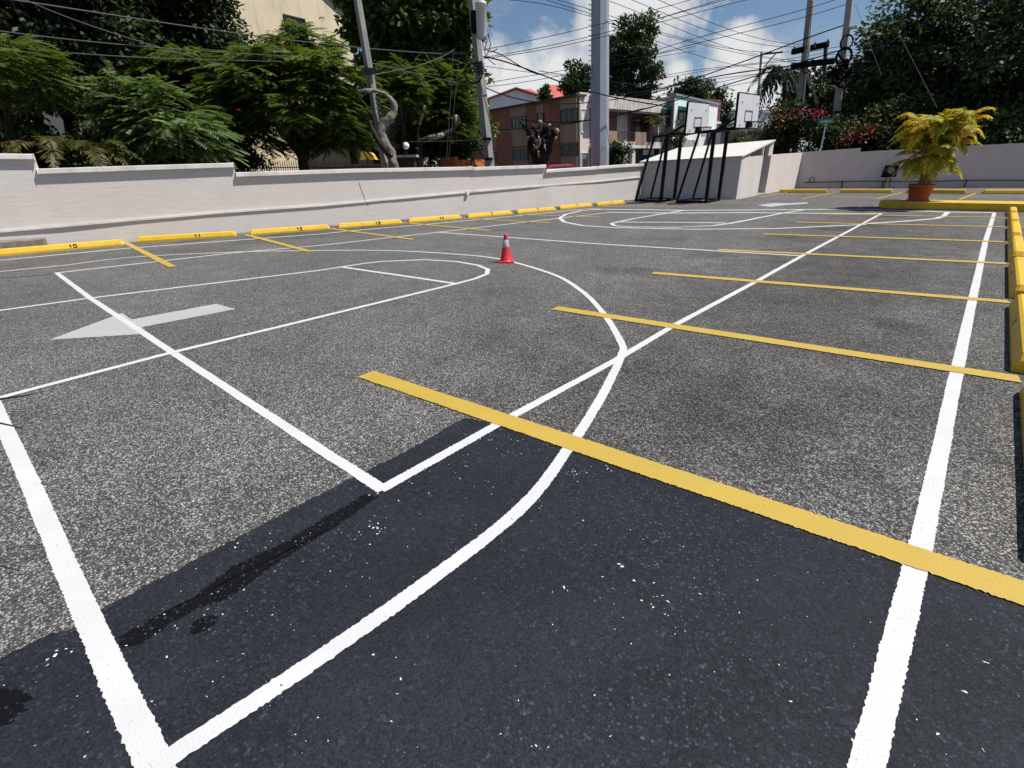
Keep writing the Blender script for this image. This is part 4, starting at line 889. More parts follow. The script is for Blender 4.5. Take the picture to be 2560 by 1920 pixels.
def lat(l, d):     # lateral / forward metres in the camera's ground frame -> plan point
    fwd = FF[:2] / np.linalg.norm(FF[:2]); rgt = RR[:2] / np.linalg.norm(RR[:2]); return CAM[:2] + rgt * l + fwd * d
# -- terracotta two storey corner house
Cn = lat(5.55, 41.5); Lf = lat(-1.7, 52.0); Rt = lat(13.6, 49.0)
hs = thing('corner_house', 'two storey terracotta and pink corner house with stained balconies', 'house', None, (Cn[0], Cn[1], 0)); og = (Cn[0], Cn[1])
FL = Face(Lf, Cn, og); FR = Face(Cn, Rt, og)
_, HT = FL.locate(1460, 238)
aL0 = -.25
bk = Lf + (Rt - Cn)
core = [FL.A - (FL.B - FL.A) * .25 + LEAN * 0, FL.B, FR.B, FR.B + (FL.A - FL.B) * 1.25]
V = []
for z in (0, HT):
    for c in core: V.append((c[0] - og[0] + LEAN[0] * z, c[1] - og[1] + LEAN[1] * z, z))
mb = MB(); mb.hexa(V); mb.build('wall', M['orange'], hs)
FL.slab(aL0, 1.012, HT, HT + .12, -.6, .35, 'roof_edge', M['darkroof'], hs)
def band(face, u0, u1, v0, v1, mat, off, nm='wall_band', zb_=None):
    a0, _ = face.locate(*z15(u0, (v0 + v1) / 2)); a1, _ = face.locate(*z15(u1, (v0 + v1) / 2)); _, zt = face.locate(*z15((u0 + u1) / 2, v0)); _, zl = face.locate(*z15((u0 + u1) / 2, v1))
    return face.slab(a0, min(a1, 1.0), max(zl if zb_ is None else zb_, 0), min(zt, HT - .003), -.05, off, nm, mat, hs)
band(FL, 370, 600, 530, 1480, M['pink'], .03, zb_=0); band(FL, 752, 858, 500, 870, M['pink'], .03); band(FL, 1120, 1480, 380, 1500, M['pink'], .03, zb_=0); band(FL, 40, 135, 900, 1480, M['pink'], .03, zb_=0)
for z_ in (HT * .485,): FL.slab(aL0, 1.0, z_, z_ + .14, -.05, .06, 'string_course', M['orange'], hs)
for (u0, v0, u1, v1, lv, bars) in [(375, 700, 588, 855, 0, 4), (768, 645, 855, 745, 0, 0), (1130, 580, 1380, 765, 1, 3), (400, 1195, 615, 1340, 1, 2), (1142, 1120, 1385, 1280, 1, 2), (60, 760, 105, 840, 0, 0), (70, 1240, 130, 1380, 1, 0)]:
    FL.window(FL.rect(*z15(u0, v0), *z15(u1, v1)), hs, 'glass', bars, bool(lv))
# right facade: pale corner pier, balconies
FR.slab(0, .1, 0, HT + .25, -.3, .05, 'corner_pier', M['lightpink'], hs)
def rb(u0, v0, u1, v1): return FR.rect(*zb(u0, v0), *zb(u1, v1))
r = rb(-80, 330, 1180, 480); FR.slab(.1, 1.0, HT - .75, HT + .1, -.4, .9, 'roof_fascia', M['stained'], hs)
FR.slab(.1, 1.0, HT - .9, HT - .75, -.4, .88, 'balcony_ceiling', M['darkroof'], hs)
zf = HT * .47
FR.slab(.1, 1.0, zf - .22, zf, -.3, 1.0, 'balcony_floor', M['lightpink'], hs)
FR.slab(.1, .30, zf, zf + .95, .9, 1.0, 'balcony_parapet', M['pink'], hs); FR.slab(.52, .66, zf, zf + .95, .9, 1.0, 'balcony_parapet', M['pink'], hs); FR.slab(.90, 1.0, zf, zf + .95, .9, 1.0, 'balcony_parapet', M['stained'], hs)
FR.slab(.30, .52, zf, zf + .25, .9, 1.0, 'balcony_parapet', M['stained'], hs); FR.slab(.66, .90, zf, zf + .25, .9, 1.0, 'balcony_parapet', M['stained'], hs)
for a0, a1 in ((.30, .52), (.66, .90)):
    k = MB()
    for i in range(15):
        a = a0 + (a1 - a0) * (i + .5) / 15; k.bar(FR.p(a, zf + .25, .95), FR.p(a, zf + .92, .95), .03)
    k.bar(FR.p(a0, zf + .92, .95), FR.p(a1, zf + .92, .95), .05); k.build('balcony_railing', M['frame'], hs)
FR.slab(.42, .55, zf, HT - .9, -.05, .02, 'inner_wall', M['stained'], hs); FR.slab(.84, 1.0, zf, HT - .75, -.05, .85, 'stained_pier', M['stained'], hs)
FR.window((.16, .30, zf + .1, HT - 1.3), hs, 'glass', 2); FR.window((.6, .78, zf + .1, HT - 1.2), hs, 'glass', 0); 
FR.window((.865, .96, zf + 1.0, zf + 2.2), hs, 'louvre', 0, True, 'white')
for w_ in list(hs.children):
    pass
FR.window((.015, .085, HT * .62, HT * .86), hs, 'glass', 2, False, 'white'); FR.window((.015, .085, HT * .2, HT * .38), hs, 'louvre', 0, True, 'white')
FR.slab(.30, .46, 0, zf - .22, -.05, .8, 'ground_wall', M['stained'], hs); FR.slab(.50, .54, 0, zf - .22, .6, .9, 'porch_column', M['lightpink'], hs); FR.window((.35, .42, .2, 2.0), hs, 'glass', 0)
FR.slab(.55, .93, 0, zf - .25, .1, .3, 'blue_gate', M['bluegate'], hs); FR.slab(.72, .84, zf - .7, zf - .3, .3, .36, 'white_board', M['white'], hs); FR.slab(.93, .97, 0, zf - .22, .4, .8, 'porch_column', M['lightpink'], hs)
FR.slab(.62, .66, 0, zf - .25, .3, .34, 'gate_post', M['frame'], hs)
for w_, f_ in ((.6, .78),): pass
palm('balcony_palm', 'yellow green palm growing on the upper balcony of the corner house', 1412, 268, 48.0, 1.1, 'leaf_olive', 14, 1412, .05, .4, .08, (.4, 1.1), (.5, 1.1), nl=18)
# -- white house with green awnings
WA = lat(13.1, 49.5); WC = lat(14.1, 47.2); WB = lat(21.0, 56.0)
wh = thing('white_house', 'white two storey house with green awnings behind the left backboard', 'house', None, (WC[0], WC[1], 0)); og = (WC[0], WC[1])
F1 = Face(WA + (WA - WC) * .6, WC, og); F2 = Face(WC, WB, og); _, H2 = F2.locate(1690, 239)
V = []
for z in (0, H2):
    for c in (F1.A, F1.B, F2.B, F2.B + F1.A - F1.B): V.append((c[0] - og[0] + LEAN[0] * z, c[1] - og[1] + LEAN[1] * z, z))
MB().hexa(V).build('wall', M['whitehouse'], wh); F1.slab(0, .999, 0, H2 - .003, -.05, .01, 'side_wall', M['greyhouse'], wh)
F2.slab(-.002, 1.0, H2, H2 + .15, -.4, .12, 'parapet', M['greyhouse'], wh)
def r2(f_, u0, v0, u1, v1): return f_.rect(*zb(u0, v0), *zb(u1, v1))
F2.window(r2(F2, 1440, 570, 1620, 830), wh, 'glass', 2); F1.window(r2(F1, 1180, 580, 1300, 850), wh, 'glass', 0)
for f_, r in ((F2, r2(F2, 1440, 490, 1620, 570)), (F1, r2(F1, 1175, 490, 1330, 560))):
    a0, a1, zl_, zh_ = r; k = MB(); k.hexa([f_.p(a0, zl_, .85), f_.p(a1, zl_, .85), f_.p(a1, zl_, .0), f_.p(a0, zl_, .0), f_.p(a0, zl_ + .12, .85), f_.p(a1, zl_ + .12, .85), f_.p(a1, zh_, .02), f_.p(a0, zh_, .02)]); k.build('awning', M['awning'], wh)
F2.slab(.02, .42, H2 * .36, H2 * .5, -.05, .6, 'canopy', M['bluehouse'], wh); F2.window((.06, .28, .2, H2 * .34), wh, 'glass', 0)
ga = thing('white_gate', 'white barred gate below the left backboard', 'gate', None, (WC[0], WC[1], 0))
for i in range(16):
    a = .35 + i * .035; MB().bar(F2.p(a, .1, 1.6), F2.p(a, 2.5, 1.6), .1).build('gate_bar', M['white'], ga)
MB().bar(F2.p(.34, .3, 1.6), F2.p(.9, .3, 1.6), .08).build('gate_rail', M['white'], ga); MB().bar(F2.p(.34, 2.3, 1.6), F2.p(.9, 2.3, 1.6), .08).build('gate_rail', M['white'], ga)
# -- small red topped annex
A_, B_ = lat(20.4, 57.5), lat(22.6, 59.5); rx_ = thing('red_annex', 'small annex with a red upper wall right of the white house', 'house', None, (A_[0], A_[1], 0)); og = (A_[0], A_[1]); f_ = Face(A_, B_, og); _, h_ = f_.locate(*z4(1215, 430)); 
f_.slab(0, 1, 0, h_ * .7, -4, 0, 'wall', M['stained'], rx_); f_.slab(-.02, 1.02, h_ * .7, h_ * .73, -4, .15, 'ledge', M['white'], rx_); f_.slab(0, 1, h_ * .73, h_, -4, .02, 'red_wall', M['annexred'], rx_)
f_.window((.2, .6, h_ * .35, h_ * .58), rx_, 'louvre', 0, True, 'white')
# -- far pale houses
def boxhouse(name, label, l0, d0, l1, d1, u, v, mat, depth=6, roof=None, wins=()):
    A_, B_ = lat(l0, d0), lat(l1, d1); r_ = thing(name, label, 'house', None, (A_[0], A_[1], 0)); f_ = Face(A_, B_, (A_[0], A_[1])); _, h_ = f_.locate(u, v)
    f_.slab(0, 1, 0, h_, -depth, 0, 'wall', mat, r_); f_.slab(-.01, 1.01, h_, h_ + .2, -depth, .15, 'parapet' if roof is None else 'eaves', mat, r_)
    for w in wins: f_.window(w(h_), r_, 'glass', 0)
    return r_, f_, h_
boxhouse('pale_house', 'pale low house seen between the two backboards', 28.0, 74, 37, 76, *z4(1430, 575), M['whitehouse'], 6, None, [lambda h: (.05, .18, h * .55, h * .72), lambda h: (.36, .5, h * .55, h * .72), lambda h: (.7, .8, h * .55, h * .72)])
boxhouse('grey_garage', 'grey flat roofed garage behind the right hoop frame', 20.0, 52, 25.0, 53, *z4(1550, 790), M['greyhouse'], 4, None, [lambda h: (.15, .85, h * .35, h * .8)])
boxhouse('bluish_house', 'bluish white house wall glimpsed under the huge tree', 36.5, 56, 46, 53, *z5(1000, 640), M['bluehouse'], 6)
# -- red roofed houses far behind the terracotta one
def gable(name, label, cx_, ytop, yeave, half, d, mat_w, ridge_len=6, tilt=.5):
    c = DD(cx_, yeave, d); t = DD(cx_, ytop, d); s = pxm(d) * half; rt = np.array([RR[0], RR[1], 0]); rt /= np.linalg.norm(rt); fw = np.array([FF[0], FF[1], 0]); fw /= np.linalg.norm(fw)
    r_ = thing(name, label, 'house', None, (c[0], c[1], 0)); zt, ze = t[2], c[2]
    w = MB(); a, b = -rt * s * .92, rt * s * .92; dpt = fw * ridge_len
    w.hexa([a, b, b + dpt, a + dpt, a + [0, 0, ze], b + [0, 0, ze], b + dpt + [0, 0, ze], a + dpt + [0, 0, ze]]); w.build('wall', mat_w, r_)
    g_ = MB(); a2, b2 = -rt * s * .9 + fw * .02 + [0, 0, ze], rt * s * .9 + fw * .02 + [0, 0, ze]; g_.poly([a2, b2, fw * .02 + np.array([0, 0, zt - .12])]); g_.build('gable_wall', mat_w, r_)
    for sg_ in (-1, 1):
        k = MB(); e = rt * s * sg_ * 1.12 + np.array([0, 0, ze - .25]) - fw * .5; rg = np.array([0, 0, zt]) - fw * .5; up = np.array([0, 0, .18]); dd = fw * (ridge_len + 1)
        k.hexa([e, rg, rg + dd, e + dd, e + up, rg + up, rg + dd + up, e + dd + up]); k.build('roof_slope', M['redroof'], r_)
    return r_
gable('red_roofed_house', 'white gabled house with red roof left of the small tree', 1115, 192, 213, 56, 82, M['whitehouse'])
def hip(name, label, cx_, ytop, yeave, half, rh, d, mat_w):
    c = DD(cx_, yeave, d); t = DD(cx_, ytop, d + 4); s = pxm(d) * half; rt = np.array([RR[0], RR[1], 0]); rt /= np.linalg.norm(rt); fw = np.array([FF[0], FF[1], 0]); fw /= np.linalg.norm(fw)
    r_ = thing(name, label, 'house', None, (c[0], c[1], 0)); e = c[2]; z_ = np.array([0, 0, 1.])
    MB().hexa([-rt * s * .92 + fw * .4, rt * s * .92 + fw * .4, rt * s * .92 + fw * 8, -rt * s * .92 + fw * 8, -rt * s * .92 + fw * .4 + z_ * e, rt * s * .92 + fw * .4 + z_ * e, rt * s * .92 + fw * 8 + z_ * e, -rt * s * .92 + fw * 8 + z_ * e]).build('wall', mat_w, r_)
    a, b, c_, d_ = -rt * s + z_ * e, rt * s + z_ * e, rt * s + fw * 8.4 + z_ * e, -rt * s + fw * 8.4 + z_ * e; r0_, r1_ = -rt * s * rh + fw * 4 + z_ * t[2], rt * s * rh + fw * 4 + z_ * t[2]
    for q_ in ((a, b, r1_, r0_), (b, c_, r1_), (c_, d_, r0_, r1_), (d_, a, r0_)):
        k = MB(); n_ = len(q_); k.v = [tuple(v_) for v_ in q_] + [tuple(v_ - z_ * .12) for v_ in q_]; k.f = [tuple(range(n_)), tuple(range(2 * n_ - 1, n_ - 1, -1))] + [(i_, i_ + n_, (i_ + 1) % n_ + n_, (i_ + 1) % n_) for i_ in range(n_)]; k.build('roof_slope', M['redroof'], r_)
    return r_
hip('red_roofed_house', 'house with a broad bright red roof behind the terracotta house', 1207, 183, 216, 50, .35, 84, M['whitehouse'])
hip('red_roofed_house', 'small red roof rising behind the white gabled house', 1140, 192, 206, 26, .3, 95, M['whitehouse'])
# -- cream house on the left with gable
CA, CB = DD(512, 360, 33), DD(900, 360, 42)
ch = thing('cream_house', 'tall cream house partly hidden by trees left of the leaning pole', 'house', None, (CA[0], CA[1], 0)); f_ = Face(CA, CB, (CA[0], CA[1]))
a_r, hB = f_.locate(748 * K, 28 * K); am, hM = f_.locate(690 * K, -8 * K); hM += .4
V = [f_.p(0, 0), f_.p(a_r, 0), f_.p(a_r, hB), f_.p(am, hM), f_.p(0, hM + 3.0)]
w = MB(); n = len(V); bkv = np.array([*((DD(120, 360, 46) - CA)[:2]), 0]); w.v = [tuple(q) for q in V] + [tuple(q + bkv) for q in V]; w.f = [tuple(range(n)), tuple(range(2 * n - 1, n - 1, -1))] + [(i, i + n, (i + 1) % n + n, (i + 1) % n) for i in range(n)]
w.build('wall', M['creamhouse'], ch)
k = MB(); p0, p1 = f_.p(a_r + .03, hB - .25, .25), f_.p(am - .1, hM + .75, .25); b4 = bkv * .6; k.hexa([p0, p1, p1 + b4, p0 + b4, p0 + [0, 0, .3], p1 + [0, 0, .3], p1 + b4 + [0, 0, .3], p0 + b4 + [0, 0, .3]]); k.build('roof_edge', M['darkroof'], ch)

f_.window(f_.rect(620 * K, 40 * K, 660 * K, 95 * K), ch, 'glass', 2)
WA_, WB_ = DD(668, 360, 30.5), DD(842, 360, 27.2); gw = thing('added_shade_wing', 'added wing turned from the sun as the shaded lower cream facade behind the iron fence', 'house', None, (WA_[0], WA_[1], 0)); f2 = Face(WA_, WB_, (WA_[0], WA_[1])); _, hw = f2.locate(760 * K, 225 * K)  # added wing, turned from the sun to give the cream facade's lower part its shade
f2.slab(0, 1, 0, hw, -3, 0, 'wall', M['creamhouse'], gw); f2.slab(-.01, 1.01, hw, hw + .15, -3.1, .3, 'roof_slab', M['darkroof'], gw)
f2.window(f2.rect(757 * K, 285 * K, 766 * K, 350 * K), gw, 'glass', 0); f2.window(f2.rect(805 * K, 270 * K, 815 * K, 350 * K), gw, 'glass', 0)
CA, CB = DD(-150, 360, 22.5), DD(108, 360, 28); cb = thing('cream_outbuilding', 'sunlit cream wall of a building at the left edge behind the trees', 'house', None, (CA[0], CA[1], 0)); f_ = Face(CA, CB, (CA[0], CA[1])); _, h_ = f_.locate(60 * K, 190 * K); f_.slab(0, 1, 0, h_, -6, 0, 'wall', M['creamhouse'], cb); f_.slab(-.02, 1.02, h_, h_ + .2, -6, .3, 'eaves', M['whitehouse'], cb)
# orange boundary wall, fences
CA, CB, CD = DD(955, 360, 26), DD(988, 360, 25.4), DD(1068, 360, 28.5)
ow = thing('orange_wall', 'low orange wall left of the transformer pole', 'wall', None, (CA[0], CA[1], 0))
for p_, q_, uu, vv, m_ in ((CA, CB, 975, 339, 'orangewall'), (CB, CD, 1010, 345, 'orangewall')):
    f_ = Face(p_, q_, (CA[0], CA[1])); _, h_ = f_.locate(uu * K, vv * K); f_.slab(0, 1, 0, h_, -.2, 0, 'wall_panel', M[m_], ow)
def fence(label, x0, x1, d0, d1, ytop, n, mat):
    A_, B_ = DD(x0, 360, d0), DD(x1, 360, d1); r_ = thing('iron_fence', label, 'fence', None, (A_[0], A_[1], 0)); f_ = Face(A_, B_, (A_[0], A_[1])); _, h_ = f_.locate((x0 + x1) / 2 * K, ytop * K)
    me = None
    for i in range(n):
        a = (i + .5) / n
        if me is None:
            o = MB().tube([(0, 0, 0), (0, 0, h_ - .1), (0, 0, h_)], [.014, .014, .003], 4).build('fence_bar', mat, r_); me = o.data
        else: o = bpy.data.objects.new('fence_bar', me); COL.objects.link(o); o.parent = r_
        o.location = tuple(f_.p(a, 0))
    for z in (h_ * .86, .2): MB().bar(f_.p(0, z), f_.p(1, z), .035).build('fence_rail', mat, r_)
    return r_
fence('dark barred iron fence in front of the cream house', 690, 955, 23.8, 24.5, 345, 60, M['rust'])
fence('low dark red iron fence left of the flamboyant trunk', 430, 690, 22.5, 23.5, 346, 50, M['rust'])
o = thing('yellow_awning', 'small yellow cloth awning right of the flamboyant trunk', 'awning', None, tuple(gr(795, 25.5))); oo = np.array(o.location)
P = [DD(x, y, 25.5) - oo for x, y in [(778, 345), (812, 345), (800, 330), (780, 326)]]; b3 = np.array([FF[0], FF[1], 0]) * .7
MB().hexa([P[0], P[1], P[1] + b3, P[0] + b3, P[3], P[2], P[2] + b3, P[3] + b3]).build('awning_cloth', M['yellowcloth'], o); MB().tube([(0, 0, 0), (0, 0, P[0][2] + .05)], .03, 6).build('awning_post', M['rust'], o)
# globe lamp
q = DD(877, 315, 21.4); gl_ = thing('globe_lamp', 'white globe lamp on a gate pillar behind the wall', 'lamp', None, (q[0], q[1], 0)); r0 = pxm(21.4) * 6.2
sp = MB(); sp.lathe((0, 0, q[2]), [(r0 * math.sin(t), -r0 * math.cos(t)) for t in np.linspace(0.05, 3.09, 12)], 18); sp.build('globe', M['globe'], gl_, True)
hp = DD(877, 335, 21.4)[2]; MB().tube([(0, 0, hp), (0, 0, q[2] - r0 * .95)], .03, 6).build('lamp_stem', M['black'], gl_); MB().box((0, 0, hp - .04), (.8, .5, .08), .7).build('pillar_cap', M['concrete'], gl_); MB().box((0, 0, (hp - .08) / 2), (.6, .4, hp - .08), .7).build('pillar', M['rust'], gl_)
# red parked car behind the wall
q = gr(1192, 26.3); car = thing('parked_car', 'dark red parked car whose roof just shows over the wall', 'car', None, tuple(q)); ang = math.atan2(21.5 - 9, -5.55 + 7.72)
prof = [(-2.0, .35), (-2.05, .75), (-1.3, .92), (-.75, 1.40), (.65, 1.44), (1.25, .95), (2.0, .85), (2.05, .4)]
hroof = DP(1376, 411, 26.3)[2]; sc_ = max(hroof / 1.44, .9)
V = [(x, s_ * .82 * (.86 if z > 1.2 else 1), z * sc_) for s_ in (-1, 1) for x, z in prof]; n = len(prof)
o = mesh('body', V, [tuple(range(n)), tuple(range(2 * n - 1, n - 1, -1))] + [(i, i + n, (i + 1) % n + n, (i + 1) % n) for i in range(n)], M['carred'], car); bevel(o, .06, 3); o.rotation_euler.z = ang
for s_ in (-1, 1):
    wv = [(-1.1, s_ * .8, .95 * sc_), (-.7, s_ * .735, 1.34 * sc_), (.6, s_ * .735, 1.36 * sc_), (1.05, s_ * .8, .98 * sc_)]
    o = mesh('side_window', wv + [(x, y + s_ * .02, z) for x, y, z in wv], [(0, 1, 2, 3), (7, 6, 5, 4), (0, 4, 5, 1), (1, 5, 6, 2), (2, 6, 7, 3), (3, 7, 4, 0)], M['glass'], car); o.rotation_euler.z = ang
    for x in (-1.3, 1.3):
        wl = MB(); wl.torus((x, s_ * .78, .32), .22, .1, (0, 1, 0), 18, 8); o = wl.build('wheel', M['rubber'], car, True); o.rotation_euler.z = ang

# ------------------------------------------------------------------ poles
def pole(name, label, xb, xt, yt, d, rb_, rt_, mat, n=4, cat='utility pole', yb=360, twist=math.pi / 4):
    b = DD(xb, yb, d); t = DD(xt, yt, d); dirn = (t - b) / (t[2] - b[2]); g0 = b - dirn * b[2]
    top = t + dirn * 2.5
    r_ = thing(name, label, cat, None, (g0[0], g0[1], 0)); o_ = np.array([g0[0], g0[1], 0.])
    MB().tube([g0 - o_, top - o_], [rb_, rt_], n, True, twist).build('shaft', mat, r_)
    return r_, o_
pA, oA = pole('concrete_pole', 'leaning square concrete pole beside the twisted trunk', 833, 772, 0, 19.9, .155, .115, M['polecon'])
for k in range(7):
    q = DD(815 + k * 1.6, 205 + k * 11, 19.85) - oA; MB().box((q[0], q[1], q[2]), (.1, .1, .05)).build('step_recess', M['black'], pA)
for (x, y) in [(798, 150), (794, 158)]: q = DD(x, y, 19.8) - oA; MB().box(tuple(q), (.5, .12, .08), .6).build('clamp', M['frame'], pA)
pB, oB = pole('transformer_pole', 'concrete pole carrying the grey transformer drum', 1058, 1020, 0, 23.5, .22, .155, M['polecon'])
q = DD(1040, 45, 23.1) - oB; tr = MB(); hh = pxm(23) * 28; tr.lathe(tuple(q), [(.001, -hh), (.17, -hh), (.2, -hh * .85), (.205, hh * .8), (.225, hh * .84), (.2, hh), (.001, hh * 1.08)], 18); t_ = tr.build('transformer', M['transf'], pB, True)
for dx in (-.1, .1): MB().lathe((q[0] + dx, q[1], q[2] + hh), [(.05, 0), (.03, .08), (.05, .1), (.03, .2), (.045, .22), (.02, .4), (.001, .42)], 10).build('bushing', M['transf'], t_)
MB().box((q[0] - .3, q[1] - .05, q[2]), (.2, .25, .7)).build('mounting_box', M['black'], pB)
c_ = DD(1023, 159, 23.3) - oB; MB().torus(tuple(c_), .33, .03, (FF[0], FF[1], 0), 22, 6).build('cable_coil', M['cable'], pB)
for y in (300, 343): q = DD(1052 if y == 300 else 1056, y, 23.4) - oB; MB().box(tuple(q), (.34, .34, .09), .78).build('steel_band', M['black'], pB)
for k in range(5): q = DD(1034 + k * .8, 135 + k * 6, 23.2) - oB; MB().box(tuple(q), (.3, .2, .06), .5).build('insulator_rack', M['frame'], pB)
dr = MB()
for pts_ in ([(1047, 70), (1052, 90), (1046, 110), (1055, 128), (1070, 140)], [(1050, 68), (1060, 95), (1052, 118), (1046, 128)], [(1044, 75), (1043, 100), (1060, 112), (1075, 105)], [(1040, 20), (1048, 5), (1038, -10)]): dr.tube(catmull([DD(x, y, 23.1) - oB for x, y in pts_], .2), .02, 4)
dr.build('drop_leads', M['cable'], pB)
pC, oC = pole('steel_pole', 'tall octagonal galvanised steel pole rising behind the wall', 1295.5, 1296.5, 0, 28.5, .47, .385, M['galv'], 8, twist=math.pi / 8 + .2)
k = MB()
for i in range(34): q = DD(1279 + i * .03, 352 - i * 11, 28.3) - oC; k.bar(q, q + np.array([-.14, -.12, .02]), .03)
k.build('climbing_pegs', M['galv'], pC)
pD, oD = pole('concrete_pole', 'concrete pole with cable coils and crossarms right of the palm tree', 1722, 1750, 0, 42, .22, .165, M['polecon'], yb=270)
pE, oE = pole('concrete_pole', 'rightmost concrete pole with street lamp and cable coils', 1798, 1836, 0, 39, .27, .19, M['polecon'], yb=320)
pF, oF = pole('thin_pole', 'thin grey pole behind the higher backboard', 1637, 1645, 110, 62, .12, .1, M['polecon'], 8, yb=300)
bpy.data.objects.remove(pF.children[0]); b, t = DD(1636, 310, 62), DD(1645, 112, 62); MB().tube([np.array([b[0], b[1], 0]) - oF, t - oF], [.14, .11], 8).build('shaft', M['polecon'], pF)
MB().bar(DD(*[c / K for c in z16(1130, 500)], 62) - oF, DD(*[c / K for c in z16(1315, 480)], 62) - oF, .14).build('crossarm', M['frame'], pF); MB().bar(DD(*[c / K for c in z16(1140, 620)], 62) - oF, DD(*[c / K for c in z16(1250, 495)], 62) - oF, .08).build('arm_brace', M['frame'], pF)
def zpt(z, x, y, d, o): return DP(*z(x, y), d) - o
k = MB().bar(zpt(z5, 215, 448, 41.6, oD), zpt(z5, 515, 382, 43, oD), .32); k.build('crossarm', M['black'], pD)
MB().bar(zpt(z5, 205, 572, 41.5, oD), zpt(z5, 565, 528, 42.5, oD), .34).build('crossarm', M['black'], pD)
for x in (225, 405, 515): q = zpt(z5, x, 448 - (x - 215) * .22 - 16, 42, oD); MB().lathe(tuple(q), [(.08, -.12), (.05, 0), (.08, .04), (.04, .16), (.001, .2)], 8).build('insulator', M['frame'], pD)
for (x, y, r) in [(340, 590, .42), (380, 570, .5), (430, 590, .45), (390, 640, .35)]: MB().torus(tuple(zpt(z5, x, y, 41.4, oD)), r * .62, .035, (FF[0] + rng.normal(0, .3), FF[1], rng.normal(0, .3)), 20, 6).build('cable_coil', M['cable'], pD)
k = MB().tube([zpt(z5, 500, 375, 44, oD), zpt(z5, 485, 712, 44, oD)], .12, 6); k.build('crossarm_support', M['frame'], pD)
MB().tube([zpt(z5, 392, 0, 41.9, oD), zpt(z5, 345, 500, 41.9, oD), zpt(z5, 290, 1030, 41.9, oD)], .06, 6).build('conduit', M['lightpink'], pD)
for (x, y, r, rr_) in [(680, 365, .34, .045), (655, 490, .42, .07)]: MB().torus(tuple(zpt(z5, x, y, 38.5, oE)), r, rr_, (FF[0], FF[1], .1), 22, 6).build('cable_coil', M['cable'], pE)
hp_ = zpt(z5, 625, 630, 38.4, oE); k = MB()
for i in range(26): a, b = rng.normal(0, .38, 3) * [1, 1, .8], rng.normal(0, .45, 3) * [1, 1, .8]; k.tube(catmull([hp_ + a, hp_ + (a + b) / 2 + rng.normal(0, .2, 3), hp_ + b], .2), .06, 5)
k.build('cable_bundle', M['cable'], pE)
k = MB().bar(zpt(z5, 690, 245, 38.8, oE), zpt(z5, 730, 235, 38.6, oE), .1); k.build('lamp_arm', M['concrete'], pE)
bevel(MB().hexa([zpt(z5, 705, 258, 38.9, oE), zpt(z5, 782, 248, 38.3, oE), zpt(z5, 785, 246, 38.8, oE), zpt(z5, 708, 256, 39.3, oE), zpt(z5, 710, 232, 38.9, oE), zpt(z5, 772, 212, 38.4, oE), zpt(z5, 775, 214, 38.8, oE), zpt(z5, 712, 234, 39.2, oE)]).build('lamp_head', M['transf'], pE), .04)
q = zpt(z5, 605, 968, 38.7, oE); MB().box(tuple(q), (.42, .42, .1), .78).build('steel_band', M['black'], pE)
# green street sign
sg_ = thing('street_sign', 'small green street name sign by the rightmost concrete pole', 'street sign', None, tuple(gr(1765, 35.6))); so_ = np.array(sg_.location)
c = [zpt(z5, x, y, 35.6, so_) for x, y in ((438, 1075), (562, 1068), (562, 1020), (438, 1030))]; nn = np.array([-FF[0], -FF[1], 0]) * .03
MB().hexa([c[0] - nn, c[1] - nn, c[1], c[0], c[3] - nn, c[2] - nn, c[2], c[3]]).build('sign_plate', M['signgreen'], sg_)
k = MB().hexa([c[0] + (c[1] - c[0]) * a + (c[3] - c[0]) * b + nn * o2 for o2 in (.1, .25) for a, b in ((.1, .42), (.9, .42), (.9, .6), (.1, .6))]); k.build('pale_stripe', M['signwhite'], sg_); MB().tube([(0, 0, 0), tuple((c[0] + c[1]) / 2 + np.array([0, 0, .2]))], .04, 6).build('sign_post', M['galv'], sg_)

# ------------------------------------------------------------------ overhead cables
def wire(pts, dists, r, label, group, mat='cable', name='overhead_cable'):
    """pts: three traced points, dists: distances at the ends"""
    P = np.array(pts, float); t = np.linspace(0, 1, 25)
    ch_ = np.concatenate([[0], np.cumsum(np.linalg.norm(np.diff(P, axis=0), axis=1))]); ch_ /= ch_[-1]
    if len(P) == 3: cu, cv = np.polyfit(ch_, P[:, 0], 2), np.polyfit(ch_, P[:, 1], 2)
    else: cu, cv = np.polyfit(ch_, P[:, 0], len(P) - 1), np.polyfit(ch_, P[:, 1], len(P) - 1)
    Q = [DP(np.polyval(cu, s), np.polyval(cv, s), dists[0] + (dists[1] - dists[0]) * s) for s in t]
    o0 = Q[0]; o = MB().tube([q - o0 for q in Q], r * .56, 5).build(name, M[mat]); o.location = tuple(o0); tag(o, label, 'cable', group); return o
oA3 = iter(('topmost', 'middle one', 'lowest'))
gA = 'three parallel lines crossing from the transformer pole to upper right'
for a in ([z3(330, 437), z3(1320, 225), z3(2160, 0), z3(2600, -125)], [z3(380, 495), z3(1320, 308), z3(2212, 70), z3(2700, -65)], [z3(380, 505), z3(1320, 338), z3(2212, 110), z3(2900, -60)]):
    wire(a, (23.5, 30), .022, next(oA3) + ' of three parallel cables rising from the transformer pole to upper right', gA)
oB6 = iter(('third highest', 'second highest', 'highest', 'fourth highest', 'lowest', 'second lowest'))
gB = 'lines fanning down from the top towards the right hand poles'
